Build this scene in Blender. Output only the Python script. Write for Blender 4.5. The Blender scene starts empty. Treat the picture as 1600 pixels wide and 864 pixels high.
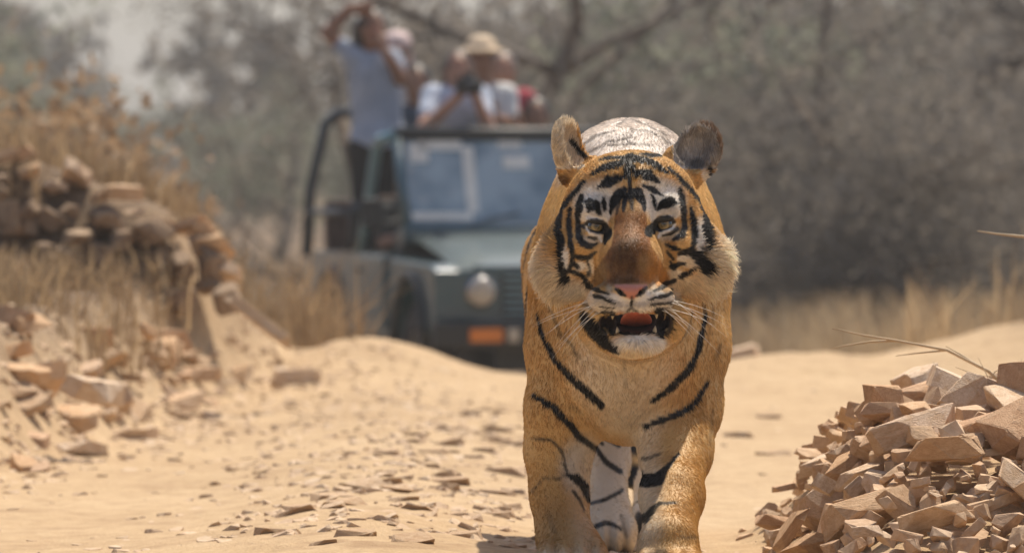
import bpy, bmesh, math, random, time
import numpy as np
from mathutils import Vector, Matrix, Euler

# ------------------------------------------------------------------ camera, sky, sun, exposure
SC = bpy.context.scene
COL = SC.collection
R = math.radians
rng = np.random.default_rng(7)
random.seed(7)

K = 2.03 / 1600 / 12.0          # radians per photograph pixel (long telephoto lens)
CAM_H = 0.75                    # lens height above the ground under the tiger
HORIZON = 309.0                 # photograph row of the horizon

def at(px, py, d):
    """a point d metres in front of the lens, seen in photograph pixel px, py"""
    return Vector(((px - 800) * K * d, d, CAM_H - (py - HORIZON) * K * d))

cam_d = bpy.data.cameras.new('camera')
cam = bpy.data.objects.new('camera', cam_d)
COL.objects.link(cam)
SC.camera = cam
cam.location = (0, 0, CAM_H)
cam.rotation_euler = (R(90) - math.atan((432 - HORIZON) * K), 0, 0)
cam_d.sensor_width = 36
cam_d.lens = 36 / (1600 * K)
cam_d.clip_start = 0.5
cam_d.clip_end = 3000
cam_d.dof.use_dof = True
cam_d.dof.focus_distance = 11.55
cam_d.dof.aperture_fstop = 6.6

SUN_EL, SUN_AZ = 62.0, 24.0      # high sun, behind the tiger and a little to one side
world = bpy.data.worlds.new('World')
SC.world = world
world.use_nodes = True
wn = world.node_tree.nodes
sky = wn.new('ShaderNodeTexSky')
sky.sky_type = 'NISHITA'
sky.sun_disc = False
sky.sun_elevation = R(SUN_EL)
sky.sun_rotation = R(SUN_AZ)
sky.air_density = 1.0
sky.dust_density = 3.0
wn['Background'].inputs['Strength'].default_value = 0.09
world.node_tree.links.new(sky.outputs[0], wn['Background'].inputs['Color'])

sun_d = bpy.data.lights.new('sun', 'SUN')
sun = bpy.data.objects.new('sun', sun_d)
COL.objects.link(sun)
sun_d.energy = 4.0
sun_d.angle = R(0.6)
sun_d.color = (1.0, 0.90, 0.75)
_az, _el = R(SUN_AZ), R(SUN_EL)
sun_dir = Vector((math.sin(_az) * math.cos(_el), math.cos(_az) * math.cos(_el), math.sin(_el)))
sun.rotation_euler = sun_dir.to_track_quat('Z', 'Y').to_euler()

SC.view_settings.view_transform = 'Standard'
SC.view_settings.look = 'None'
SC.view_settings.gamma = 1.0
SC.view_settings.use_curve_mapping = False
SC.view_settings.exposure = 0.50
SC.render.engine = 'CYCLES'
SC.cycles.max_bounces = 6
SC.cycles.transparent_max_bounces = 12
SC.cycles.use_denoising = True
SC.cycles.sample_clamp_indirect = 4.0

# ------------------------------------------------------------------ helpers
def tag(o, label=None, category=None, group=None, kind=None):
    if label: o['label'] = label
    if category: o['category'] = category
    if group: o['group'] = group
    if kind: o['kind'] = kind
    return o

def empty(name, loc=(0, 0, 0), rz=0.0, **kw):
    o = bpy.data.objects.new(name, None)
    o.empty_display_size = 0.1
    o.location = loc
    o.rotation_euler = (0, 0, rz)
    COL.objects.link(o)
    return tag(o, **kw)

def link(name, me, mat=None, parent=None, **kw):
    o = bpy.data.objects.new(name, me)
    COL.objects.link(o)
    if mat is not None and len(me.materials) == 0:
        me.materials.append(mat)
    if parent is not None:
        o.parent = parent
    return tag(o, **kw)

def mesh_np(name, V, F, smooth=True, colors=None):
    """mesh from numpy arrays: V (n,3), F (m,3 or 4)"""
    V = np.asarray(V, np.float32); F = np.asarray(F, np.int32)
    me = bpy.data.meshes.new(name)
    me.vertices.add(len(V)); me.vertices.foreach_set('co', V.ravel())
    m, c = F.shape
    me.loops.add(m * c); me.loops.foreach_set('vertex_index', F.ravel())
    me.polygons.add(m)
    me.polygons.foreach_set('loop_start', np.arange(m, dtype=np.int32) * c)
    me.polygons.foreach_set('loop_total', np.full(m, c, np.int32))
    me.polygons.foreach_set('use_smooth', np.full(m, smooth))
    if colors is not None:
        a = me.color_attributes.new('col', 'FLOAT_COLOR', 'POINT')
        a.data.foreach_set('color', np.concatenate([colors, np.ones((len(V), 1))], 1).astype(np.float32).ravel())
    me.update(); me.validate()
    return me

def copy_tree(o, parent=None):
    c = o.copy(); COL.objects.link(c); c.parent = parent
    for ch in o.children: copy_tree(ch, c)
    return c

class Nodes:
    """small wrapper for node materials"""
    def __init__(s, name):
        s.m = bpy.data.materials.new(name); s.m.use_nodes = True
        s.t = s.m.node_tree; s.b = s.t.nodes['Principled BSDF']
        s.out = s.t.nodes['Material Output']
    def n(s, typ, **kw):
        nd = s.t.nodes.new(typ)
        for k_, v in kw.items(): setattr(nd, k_, v)
        return nd
    def l(s, a, b): s.t.links.new(a, b)
    def noise(s, scale, detail=4, rough=0.55, coord='Object', dist=0.0):
        tc = s.n('ShaderNodeTexCoord'); nz = s.n('ShaderNodeTexNoise')
        nz.inputs['Scale'].default_value = scale; nz.inputs['Detail'].default_value = detail
        nz.inputs['Roughness'].default_value = rough; nz.inputs['Distortion'].default_value = dist
        s.l(tc.outputs[coord], nz.inputs['Vector']); return nz.outputs['Fac']
    def ramp(s, fac, stops):
        r = s.n('ShaderNodeValToRGB'); e = r.color_ramp.elements
        while len(e) < len(stops): e.new(0.5)
        for i, (p, c) in enumerate(stops):
            e[i].position = p; e[i].color = (*c, 1) if len(c) == 3 else c
        s.l(fac, r.inputs[0]); return r.outputs[0]
    def mix(s, fac, a, b, blend='MIX'):
        m = s.n('ShaderNodeMix', data_type='RGBA', blend_type=blend)
        for i, v in ((0, fac), (6, a), (7, b)):
            if isinstance(v, (int, float)): m.inputs[i].default_value = v
            elif isinstance(v, tuple): m.inputs[i].default_value = (*v, 1)
            else: s.l(v, m.inputs[i])
        return m.outputs[2]
    def bump(s, height, strength=0.4, dist=0.01):
        b = s.n('ShaderNodeBump'); b.inputs['Strength'].default_value = strength
        b.inputs['Distance'].default_value = dist
        s.l(height, b.inputs['Height']); s.l(b.outputs[0], s.b.inputs['Normal'])
    def base(s, c):
        if isinstance(c, tuple): s.b.inputs['Base Color'].default_value = (*c, 1)
        else: s.l(c, s.b.inputs['Base Color'])
    def set(s, **kw):
        for k_, v in kw.items(): s.b.inputs[k_.replace('_', ' ')].default_value = v
        return s

def plain(name, c, rough=0.6, metal=0.0, var=0.25, scale=8.0):
    """base colour with a little uneven wear"""
    N = Nodes(name)
    f = N.noise(scale, 5)
    N.base(N.ramp(f, [(0.3, tuple(x * (1 - var) for x in c)), (0.7, tuple(min(1, x * (1 + var)) for x in c))]))
    N.set(Roughness=rough, Metallic=metal)
    return N.m

def vnoise(P, scale, seed=0):
    """smooth value noise at points P (n,3), range 0..1"""
    q = np.asarray(P, np.float64) * scale + 37.3 * (seed + 1)
    i = np.floor(q).astype(np.int64); f = q - i; f = f * f * (3 - 2 * f)
    def h(a, b, c):
        n = (a * 374761393 + b * 668265263 + c * 2147483647 + seed * 974711) & 0xffffffff
        n = ((n ^ (n >> 13)) * 1274126177) & 0xffffffff
        return ((n ^ (n >> 16)) & 0xffff) / 65535.0
    r = 0
    for dx in (0, 1):
        wx = f[:, 0] if dx else 1 - f[:, 0]
        for dy in (0, 1):
            wy = f[:, 1] if dy else 1 - f[:, 1]
            for dz in (0, 1):
                wz = f[:, 2] if dz else 1 - f[:, 2]
                r = r + wx * wy * wz * h(i[:, 0] + dx, i[:, 1] + dy, i[:, 2] + dz)
    return r

def fbm(P, scale, octaves=4, seed=0):
    r, a, t = 0, 0.5, 0
    for o in range(octaves):
        r = r + a * vnoise(P, scale * 2 ** o, seed + o); t += a; a *= 0.5
    return r / t

def sstep(a, b, x):
    t = np.clip((x - a) / (b - a), 0, 1); return t * t * (3 - 2 * t)

# ------------------------------------------------------------------ bodies: smooth unions of tapered limbs, turned into one skin
class Body:
    def __init__(s, xs, ys, zs):
        s.xs, s.ys, s.zs = [np.asarray(a, np.float32) for a in (xs, ys, zs)]
        s.F = np.full((len(xs), len(ys), len(zs)), 0.3, np.float32)
    def _block(s, lo, hi):
        sl = []
        for a, l, h in zip((s.xs, s.ys, s.zs), lo, hi):
            i0 = max(0, int(np.searchsorted(a, l)) - 1); i1 = min(len(a), int(np.searchsorted(a, h)) + 2)
            sl.append(slice(i0, max(i1, i0 + 1)))
        X = s.xs[sl[0]][:, None, None]; Y = s.ys[sl[1]][None, :, None]; Z = s.zs[sl[2]][None, None, :]
        return tuple(sl), X, Y, Z
    def _merge(s, sl, D, k, sub):
        A = s.F[sl]
        if sub:
            h = np.clip(0.5 - 0.5 * (A + D) / k, 0, 1)
            s.F[sl] = A + (-D - A) * h + k * h * (1 - h)
        else:
            h = np.clip(0.5 + 0.5 * (A - D) / k, 0, 1)
            s.F[sl] = A + (D - A) * h - k * h * (1 - h)
    def cone(s, a, b, ra, rb, k=0.03, sub=False, sc=(1, 1, 1)):
        """tapered limb a->b; sc squeezes the axes about the limb"""
        a = np.array(a, np.float32); b = np.array(b, np.float32); sc_ = np.array(sc, np.float32)
        r = max(ra, rb); pad = k + 0.03
        lo = np.minimum(a, b) - r * sc_ - pad; hi = np.maximum(a, b) + r * sc_ + pad
        sl, X, Y, Z = s._block(lo, hi)
        a2, b2 = a / sc_, b / sc_
        d = b2 - a2; L2 = float(d @ d) + 1e-9
        px, py, pz = X / sc_[0] - a2[0], Y / sc_[1] - a2[1], Z / sc_[2] - a2[2]
        t = np.clip((px * d[0] + py * d[1] + pz * d[2]) / L2, 0, 1)
        D = np.sqrt((px - t * d[0]) ** 2 + (py - t * d[1]) ** 2 + (pz - t * d[2]) ** 2) - (ra + (rb - ra) * t)
        s._merge(sl, D * float(min(sc)), k, sub)
    def ell(s, c, r, k=0.03, rot=(0, 0, 0), sub=False):
        c = np.array(c, np.float32); r = np.array(r, np.float32)
        rr = float(r.max()); pad = k + 0.03
        e = np.full(3, rr) if any(rot) else r
        sl, X, Y, Z = s._block(c - e - pad, c + e + pad)
        M = np.array(Euler([R(q) for q in rot]).to_matrix().transposed(), np.float32)
        x, y, z = X - c[0], Y - c[1], Z - c[2]
        u = M[0, 0] * x + M[0, 1] * y + M[0, 2] * z
        v = M[1, 0] * x + M[1, 1] * y + M[1, 2] * z
        w = M[2, 0] * x + M[2, 1] * y + M[2, 2] * z
        k0 = np.sqrt((u / r[0]) ** 2 + (v / r[1]) ** 2 + (w / r[2]) ** 2)
        k1 = np.sqrt((u / r[0] ** 2) ** 2 + (v / r[1] ** 2) ** 2 + (w / r[2] ** 2) ** 2) + 1e-6
        D = np.where(k0 < 0.2, (k0 - 1) * float(r.min()), k0 * (k0 - 1) / k1)
        s._merge(sl, D, k, sub)
    def chain(s, pts, rad, k=0.03, sc=(1, 1, 1)):
        for i in range(len(pts) - 1):
            s.cone(pts[i], pts[i + 1], rad[i], rad[i + 1], k, sc=sc)
    def skin(s):
        """naive surface nets on the (uneven) grid"""
        F = s.F; I = F < 0
        nx, ny, nz = F.shape
        cnt = np.zeros((nx - 1, ny - 1, nz - 1), np.uint8)
        for a in (0, 1):
            for b in (0, 1):
                for c in (0, 1):
                    cnt += I[a:nx - 1 + a, b:ny - 1 + b, c:nz - 1 + c]
        act = np.argwhere((cnt > 0) & (cnt < 8))
        ids = np.full(cnt.shape, -1, np.int32); ids[tuple(act.T)] = np.arange(len(act))
        n = len(act); S = np.zeros((n, 3)); W = np.zeros(n)
        G = (s.xs.astype(float), s.ys.astype(float), s.zs.astype(float))
        corner = {}
        for a in (0, 1):
            for b in (0, 1):
                for c in (0, 1):
                    corner[a, b, c] = F[act[:, 0] + a, act[:, 1] + b, act[:, 2] + c].astype(float)
        for ax in range(3):
            o = [q for q in range(3) if q != ax]
            for u in (0, 1):
                for v in (0, 1):
                    c0 = [0, 0, 0]; c0[o[0]] = u; c0[o[1]] = v; c1 = list(c0); c1[ax] = 1
                    f0, f1 = corner[tuple(c0)], corner[tuple(c1)]
                    m = (f0 < 0) != (f1 < 0)
                    t = np.where(m, f0 / np.where(m, f0 - f1, 1), 0)
                    P = np.zeros((n, 3))
                    for q in range(3):
                        g = G[q]
                        if q == ax: P[:, q] = g[act[:, q]] + t * (g[act[:, q] + 1] - g[act[:, q]])
                        else: P[:, q] = g[act[:, q] + c0[q]]
                    S += P * m[:, None]; W += m
        V = S / W[:, None]
        quads = []
        for ax in range(3):
            o = [(ax + 1) % 3, (ax + 2) % 3]
            A = np.moveaxis(I, [ax, o[0], o[1]], [0, 1, 2]); B = np.moveaxis(ids, [ax, o[0], o[1]], [0, 1, 2])
            ch = A[:-1, 1:-1, 1:-1] != A[1:, 1:-1, 1:-1]
            e = np.argwhere(ch)
            if not len(e): continue
            i, j, l = e[:, 0], e[:, 1] + 1, e[:, 2] + 1
            q = np.stack([B[i, j - 1, l - 1], B[i, j, l - 1], B[i, j, l], B[i, j - 1, l]], 1)
            fl = A[i + 1, j, l]
            q[fl] = q[fl][:, ::-1]
            quads.append(q)
        Q = np.concatenate(quads)
        return V, Q[(Q >= 0).all(1)]

def quad_normals(V, Q):
    n = np.cross(V[Q[:, 2]] - V[Q[:, 0]], V[Q[:, 3]] - V[Q[:, 1]])
    vn = np.zeros_like(V)
    for c in range(4): np.add.at(vn, Q[:, c], n)
    return vn / (np.linalg.norm(vn, axis=1, keepdims=True) + 1e-12), np.linalg.norm(n, axis=1) / 2

def rgrid(a, b, step): return np.arange(a, b + step * 0.5, step)

def tube(pts, rad, sides=6, cap=True):
    """V, F of a tube along pts"""
    pts = np.asarray(pts, float); n = len(pts); rad = np.broadcast_to(np.asarray(rad, float), (n,))
    T = np.gradient(pts, axis=0); T /= np.linalg.norm(T, axis=1, keepdims=True) + 1e-12
    ref = np.array([0, 0, 1.0]) if abs(T[:, 2]).mean() < 0.8 else np.array([1.0, 0, 0])
    A = np.cross(T, ref); A /= np.linalg.norm(A, axis=1, keepdims=True) + 1e-12; B = np.cross(T, A)
    th = np.arange(sides) * 2 * np.pi / sides
    V = (pts[:, None] + rad[:, None, None] * (np.cos(th)[None, :, None] * A[:, None] + np.sin(th)[None, :, None] * B[:, None])).reshape(-1, 3)
    F = [[i * sides + j, i * sides + (j + 1) % sides, (i + 1) * sides + (j + 1) % sides, (i + 1) * sides + j] for i in range(n - 1) for j in range(sides)]
    F = np.array(F, np.int32)
    if cap:
        V = np.concatenate([V, pts[:1], pts[-1:]]); c0, c1 = n * sides, n * sides + 1
        ends = [[(j + 1) % sides, j, c0, c0] for j in range(sides)] + [[(n - 1) * sides + j, (n - 1) * sides + (j + 1) % sides, c1, c1] for j in range(sides)]
        F = np.concatenate([F, np.array(ends, np.int32)])
    return V, F

class Geo:
    """collects pieces of ONE mesh"""
    def __init__(s): s.V, s.F, s.n = [], [], 0
    def add(s, V, F):
        V = np.asarray(V, float); s.V.append(V); s.F.append(np.asarray(F, np.int32) + s.n); s.n += len(V); return s
    def tube(s, pts, rad, sides=6): return s.add(*tube(pts, rad, sides))
    def build(s, name, mat, parent=None, smooth=True, **kw):
        bm_faces = np.concatenate(s.F); V = np.concatenate(s.V)
        me = bpy.data.meshes.new(name)
        fl = [tuple(dict.fromkeys(f)) for f in bm_faces.tolist()]
        me.from_pydata(V.tolist(), [], fl)
        me.polygons.foreach_set('use_smooth', np.full(len(me.polygons), smooth)); me.update()
        return link(name, me, mat, parent, **kw)

def bm_obj(name, bm, mat, parent=None, smooth=False, bevel=0.0, seg=2, **kw):
    if bevel > 0:
        bmesh.ops.bevel(bm, geom=list(bm.edges), offset=bevel, segments=seg, affect='EDGES', profile=0.6, clamp_overlap=True)
    bmesh.ops.recalc_face_normals(bm, faces=bm.faces)
    me = bpy.data.meshes.new(name); bm.to_mesh(me); bm.free()
    if smooth:
        for p in me.polygons: p.use_smooth = True
    return link(name, me, mat, parent, **kw)

def box_bm(c, s, bm=None, rot=None):
    bm = bm or bmesh.new()
    g = bmesh.ops.create_cube(bm, size=1.0)
    M = Matrix.Translation(c) @ (Euler(rot).to_matrix().to_4x4() if rot else Matrix.Identity(4)) @ Matrix.Diagonal((*s, 1))
    bmesh.ops.transform(bm, matrix=M, verts=g['verts'])
    return bm

def prism_bm(poly, y0, y1, bm=None, axis='x'):
    """extrude a 2-D outline; axis='x': outline in (y,z), run along x"""
    bm = bm or bmesh.new()
    def mk(p, t): return {'x': (t, p[0], p[1]), 'y': (p[0], t, p[1]), 'z': (p[0], p[1], t)}[axis]
    a = [bm.verts.new(mk(p, y0)) for p in poly]; b = [bm.verts.new(mk(p, y1)) for p in poly]
    n = len(poly)
    bm.faces.new(a); bm.faces.new(b[::-1])
    for i in range(n): bm.faces.new((a[i], b[i], b[(i + 1) % n], a[(i + 1) % n]))
    return bm
# ------------------------------------------------------------------ the tiger
TX = 185 * K * 12.0              # tiger stands at (TX, 12, 0) facing the lens

def tp(px, py, y):
    """tiger space: photograph pixel at local depth y"""
    d = 12.0 + y
    return np.array([(px - 800) * K * d - TX, y, CAM_H - (py - HORIZON) * K * d])

def build_tiger_body():
    xs = rgrid(-0.30, 0.30, 0.004)
    ys = np.concatenate([rgrid(-0.72, -0.17, 0.004), rgrid(-0.164, 0.4, 0.008), rgrid(0.414, 1.75, 0.014)])
    zs = np.concatenate([rgrid(-0.03, 0.40, 0.0065), rgrid(0.4045, 1.0, 0.004)])
    B = Body(xs, ys, zs)
    # trunk: deep chest narrowing to the loins
    B.ell((0.0, 0.16, 0.62), (0.185, 0.36, 0.265), 0.06)
    B.ell((0.0, 0.62, 0.62), (0.175, 0.48, 0.225), 0.08)
    B.ell((0.0, 1.12, 0.64), (0.155, 0.30, 0.205), 0.08)
    B.cone((-0.045, 0.06, 0.80), (-0.03, 0.30, 0.84), 0.075, 0.06, 0.06)
    B.cone((0.045, 0.06, 0.80), (0.03, 0.30, 0.84), 0.075, 0.06, 0.06)
    # neck and breast
    B.cone(tp(987, 345, -0.22), tp(986, 400, 0.10), 0.135, 0.165, 0.06)
    B.ell(tp(984, 560, -0.02), (0.150, 0.15, 0.155), 0.05)
    B.ell(tp(984, 630, 0.05), (0.085, 0.14, 0.08), 0.05)
    B.ell(tp(986, 505, -0.22), (0.105, 0.10, 0.075), 0.05)
    # shoulders and forelegs
    L = [tp(889, 430, .10), tp(886, 540, .06), tp(882, 640, .03), tp(873, 705, .05), tp(874, 775, .04), tp(881, 835, .01)]
    B.chain(L, [.078, .076, .072, .062, .052, .048], 0.035)
    Rr = [tp(1082, 425, .10), tp(1076, 540, .04), tp(1064, 635, .0), tp(1056, 705, -.08), tp(1050, 775, -.25), tp(1045, 850, -.42)]
    B.chain(Rr, [.078, .076, .075, .066, .056, .050], 0.035)
    # paws: pad and four toes each
    def paw(cx, cy, z0, w, lift=0.0):
        B.ell((cx, cy, z0 + 0.042), (w * .95, 0.085, 0.042), 0.03)
        for i, t in enumerate((-1.5, -0.5, 0.5, 1.5)):
            fy = cy - 0.075 + 0.018 * (abs(t) > 1)
            B.ell((cx + t * w * 0.47, fy, z0 + 0.034), (w * 0.27, 0.045, 0.036), 0.012)
            B.ell((cx + t * w * 0.47, fy + 0.03, z0 + 0.050), (w * 0.24, 0.035, 0.026), 0.015)
    def paw_at(p, w): paw(p[0], p[1] - 0.03, 0.0, w)
    paw_at((L[-1][0] + 0.018, L[-1][1] - 0.02), 0.068)
    B.cone(L[-1], (L[-1][0] + .015, L[-1][1] - .02, .06), .05, .055, 0.03)
    paw_at((Rr[-1][0], Rr[-1][1] - 0.01), 0.068)
    B.cone(Rr[-1], (Rr[-1][0], Rr[-1][1] - .01, .06), .05, .055, 0.03)
    # hind legs
    H = [(-0.085, 1.12, .60), (-0.105, 0.93, .43), tp(946, 668, 1.14), tp(950, 720, 1.08), tp(950, 800, .92)]
    B.chain(H, [.13, .095, .054, .043, .043], 0.035)
    pl = tp(952, 830, .86); B.cone(H[-1], (pl[0], pl[1], .055), .044, .05, .03); paw(pl[0], pl[1] - .02, 0.0, .058)
    G = [(0.085, 1.16, .60), (0.10, 1.20, .40), (0.085, 1.52, .30), (0.085, 1.45, .10)]
    B.chain(G, [.13, .10, .05, .043], 0.04)
    B.cone(G[-1], (.085, 1.41, .05), .043, .05, .03); paw(.085, 1.38, 0.0, .058)
    # tail hanging behind
    T = [(0.0, 1.36, .70), (0.01, 1.50, .60), tp(981, 640, 1.56), tp(984, 690, 1.54), tp(979, 752, 1.46)]
    B.chain(T, [.045, .034, .028, .024, .015], 0.02)
    # ---- head
    B.ell(tp(987, 330, -0.37), (0.132, 0.135, 0.108), 0.03)
    B.ell(tp(987, 285, -0.40), (0.095, 0.09, 0.055), 0.03)
    B.ell(tp(902, 400, -0.38), (0.062, 0.085, 0.080), 0.035)
    B.ell(tp(1072, 396, -0.38), (0.062, 0.085, 0.080), 0.035)
    B.ell(tp(880, 420, -0.33), (0.042, 0.075, 0.055), 0.04)
    B.ell(tp(1098, 410, -0.33), (0.042, 0.075, 0.058), 0.04)
    B.ell(tp(987, 400, -0.43), (0.10, 0.09, 0.085), 0.03)
    # bridge of the nose, broad and flat
    B.cone(tp(986, 322, -0.465), tp(986, 425, -0.575), 0.055, 0.047, 0.03, sc=(0.85, 1, 1))
    B.ell(tp(986, 410, -0.545), (0.058, 0.075, 0.05), 0.03)
    # brows and cheek bones
    B.ell(tp(936, 332, -0.475), (0.036, 0.035, 0.024), 0.02, rot=(0, 12, 0))
    B.ell(tp(1037, 329, -0.475), (0.036, 0.035, 0.024), 0.02, rot=(0, -12, 0))
    B.ell(tp(925, 385, -0.468), (0.038, 0.035, 0.026), 0.02)
    B.ell(tp(1050, 381, -0.468), (0.038, 0.035, 0.026), 0.02)
    # muzzle pads, nose, jaw
    B.ell(tp(956, 466, -0.575), (0.044, 0.062, 0.030), 0.018)
    B.ell(tp(1015, 465, -0.575), (0.044, 0.062, 0.030), 0.018)
    B.ell(tp(969, 478, -0.597), (0.022, 0.036, 0.022), 0.012)
    B.ell(tp(1003, 478, -0.597), (0.022, 0.036, 0.022), 0.012)
    B.cone(tp(986, 430, -0.58), tp(985, 449, -0.615), 0.036, 0.028, 0.015, sc=(1, 1, .8))
    B.ell(tp(985, 453, -0.632), (0.027, 0.018, 0.012), 0.008)
    B.cone(tp(994, 532, -0.555), tp(990, 520, -0.36), 0.040, 0.07, 0.03, sc=(1.12, 1, .72))
    B.ell(tp(997, 536, -0.575), (0.046, 0.035, 0.020), 0.02)
    B.ell(tp(940, 496, -0.44), (0.040, 0.08, 0.042), 0.03)
    B.ell(tp(1042, 494, -0.44), (0.040, 0.08, 0.042), 0.03)
    # open mouth
    B.ell(tp(993, 502, -0.60), (0.050, 0.115, 0.0195), 0.006, sub=True)
    B.ell(tp(950, 506, -0.535), (0.014, 0.05, 0.017), 0.006, sub=True)
    B.ell(tp(1036, 503, -0.535), (0.014, 0.05, 0.018), 0.006, sub=True)
    # nostrils
    B.cone(tp(966, 454, -0.645), tp(973, 459, -0.63), 0.0045, 0.004, 0.003, sub=True)
    B.cone(tp(1003, 453, -0.645), tp(996, 459, -0.63), 0.0045, 0.004, 0.003, sub=True)
    B.cone(tp(985, 463, -0.67), tp(985, 478, -0.64), 0.003, 0.004, 0.004, sub=True)
    # eye hollows
    B.ell(tp(932, 354, -0.515), (0.021, 0.022, 0.0135), 0.008, sub=True, rot=(0, 14, 0))
    B.ell(tp(1038, 351, -0.515), (0.021, 0.022, 0.0135), 0.008, sub=True, rot=(0, -14, 0))
    # heavy lids
    for ex_, ey_, s_ in ((932, 345.5, 1), (1038, 342.5, -1)):
        B.ell(tp(ex_, ey_, -0.492), (0.023, 0.020, 0.0078), 0.004, rot=(0, 12 * s_, 0))
        B.ell(tp(ex_, ey_ + 20, -0.488), (0.022, 0.020, 0.0085), 0.004, rot=(0, 12 * s_, 0))
    # ears: cupped shells
    cl = tp(888, 236, -0.30); cr = tp(1090, 238, -0.30)
    rl = (-8, -10, 58); rr_ = (-10, 22, -16)
    B.ell(cl, (0.043, 0.024, 0.064), 0.018, rot=rl)
    B.cone(tp(905, 262, -0.30), tp(893, 245, -0.30), 0.04, 0.02, 0.02)
    B.ell(cr, (0.046, 0.024, 0.060), 0.018, rot=rr_)
    B.cone(tp(1068, 262, -0.30), tp(1085, 248, -0.30), 0.045, 0.03, 0.02)
    nl = np.array(Euler([R(q) for q in rl]).to_matrix() @ Vector((0, -1, 0)))
    nr = np.array(Euler([R(q) for q in rr_]).to_matrix() @ Vector((0, -1, 0)))
    B.ell(cl + nl * 0.024 + np.array([0, 0, .004]), (0.034, 0.026, 0.054), 0.006, rot=rl, sub=True)
    B.ell(cr + nr * 0.024 + np.array([0, 0, .004]), (0.037, 0.026, 0.050), 0.006, rot=rr_, sub=True)
    return B.skin(), (cl, nl, cr, nr)

# colours of the coat
ORANGE = np.array([.53, .280, .070]); TAN = np.array([.70, .49, .225]); CREAM = np.array([.78, .66, .49])
WHITE = np.array([.78, .72, .64]); BLACK = np.array([.010, .008, .007]); BROWN = np.array([.24, .108, .028]); DBROWN = np.array([.10, .052, .019])
PINK = np.array([.46, .19, .15]); GREYW = np.array([.52, .47, .42])

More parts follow.
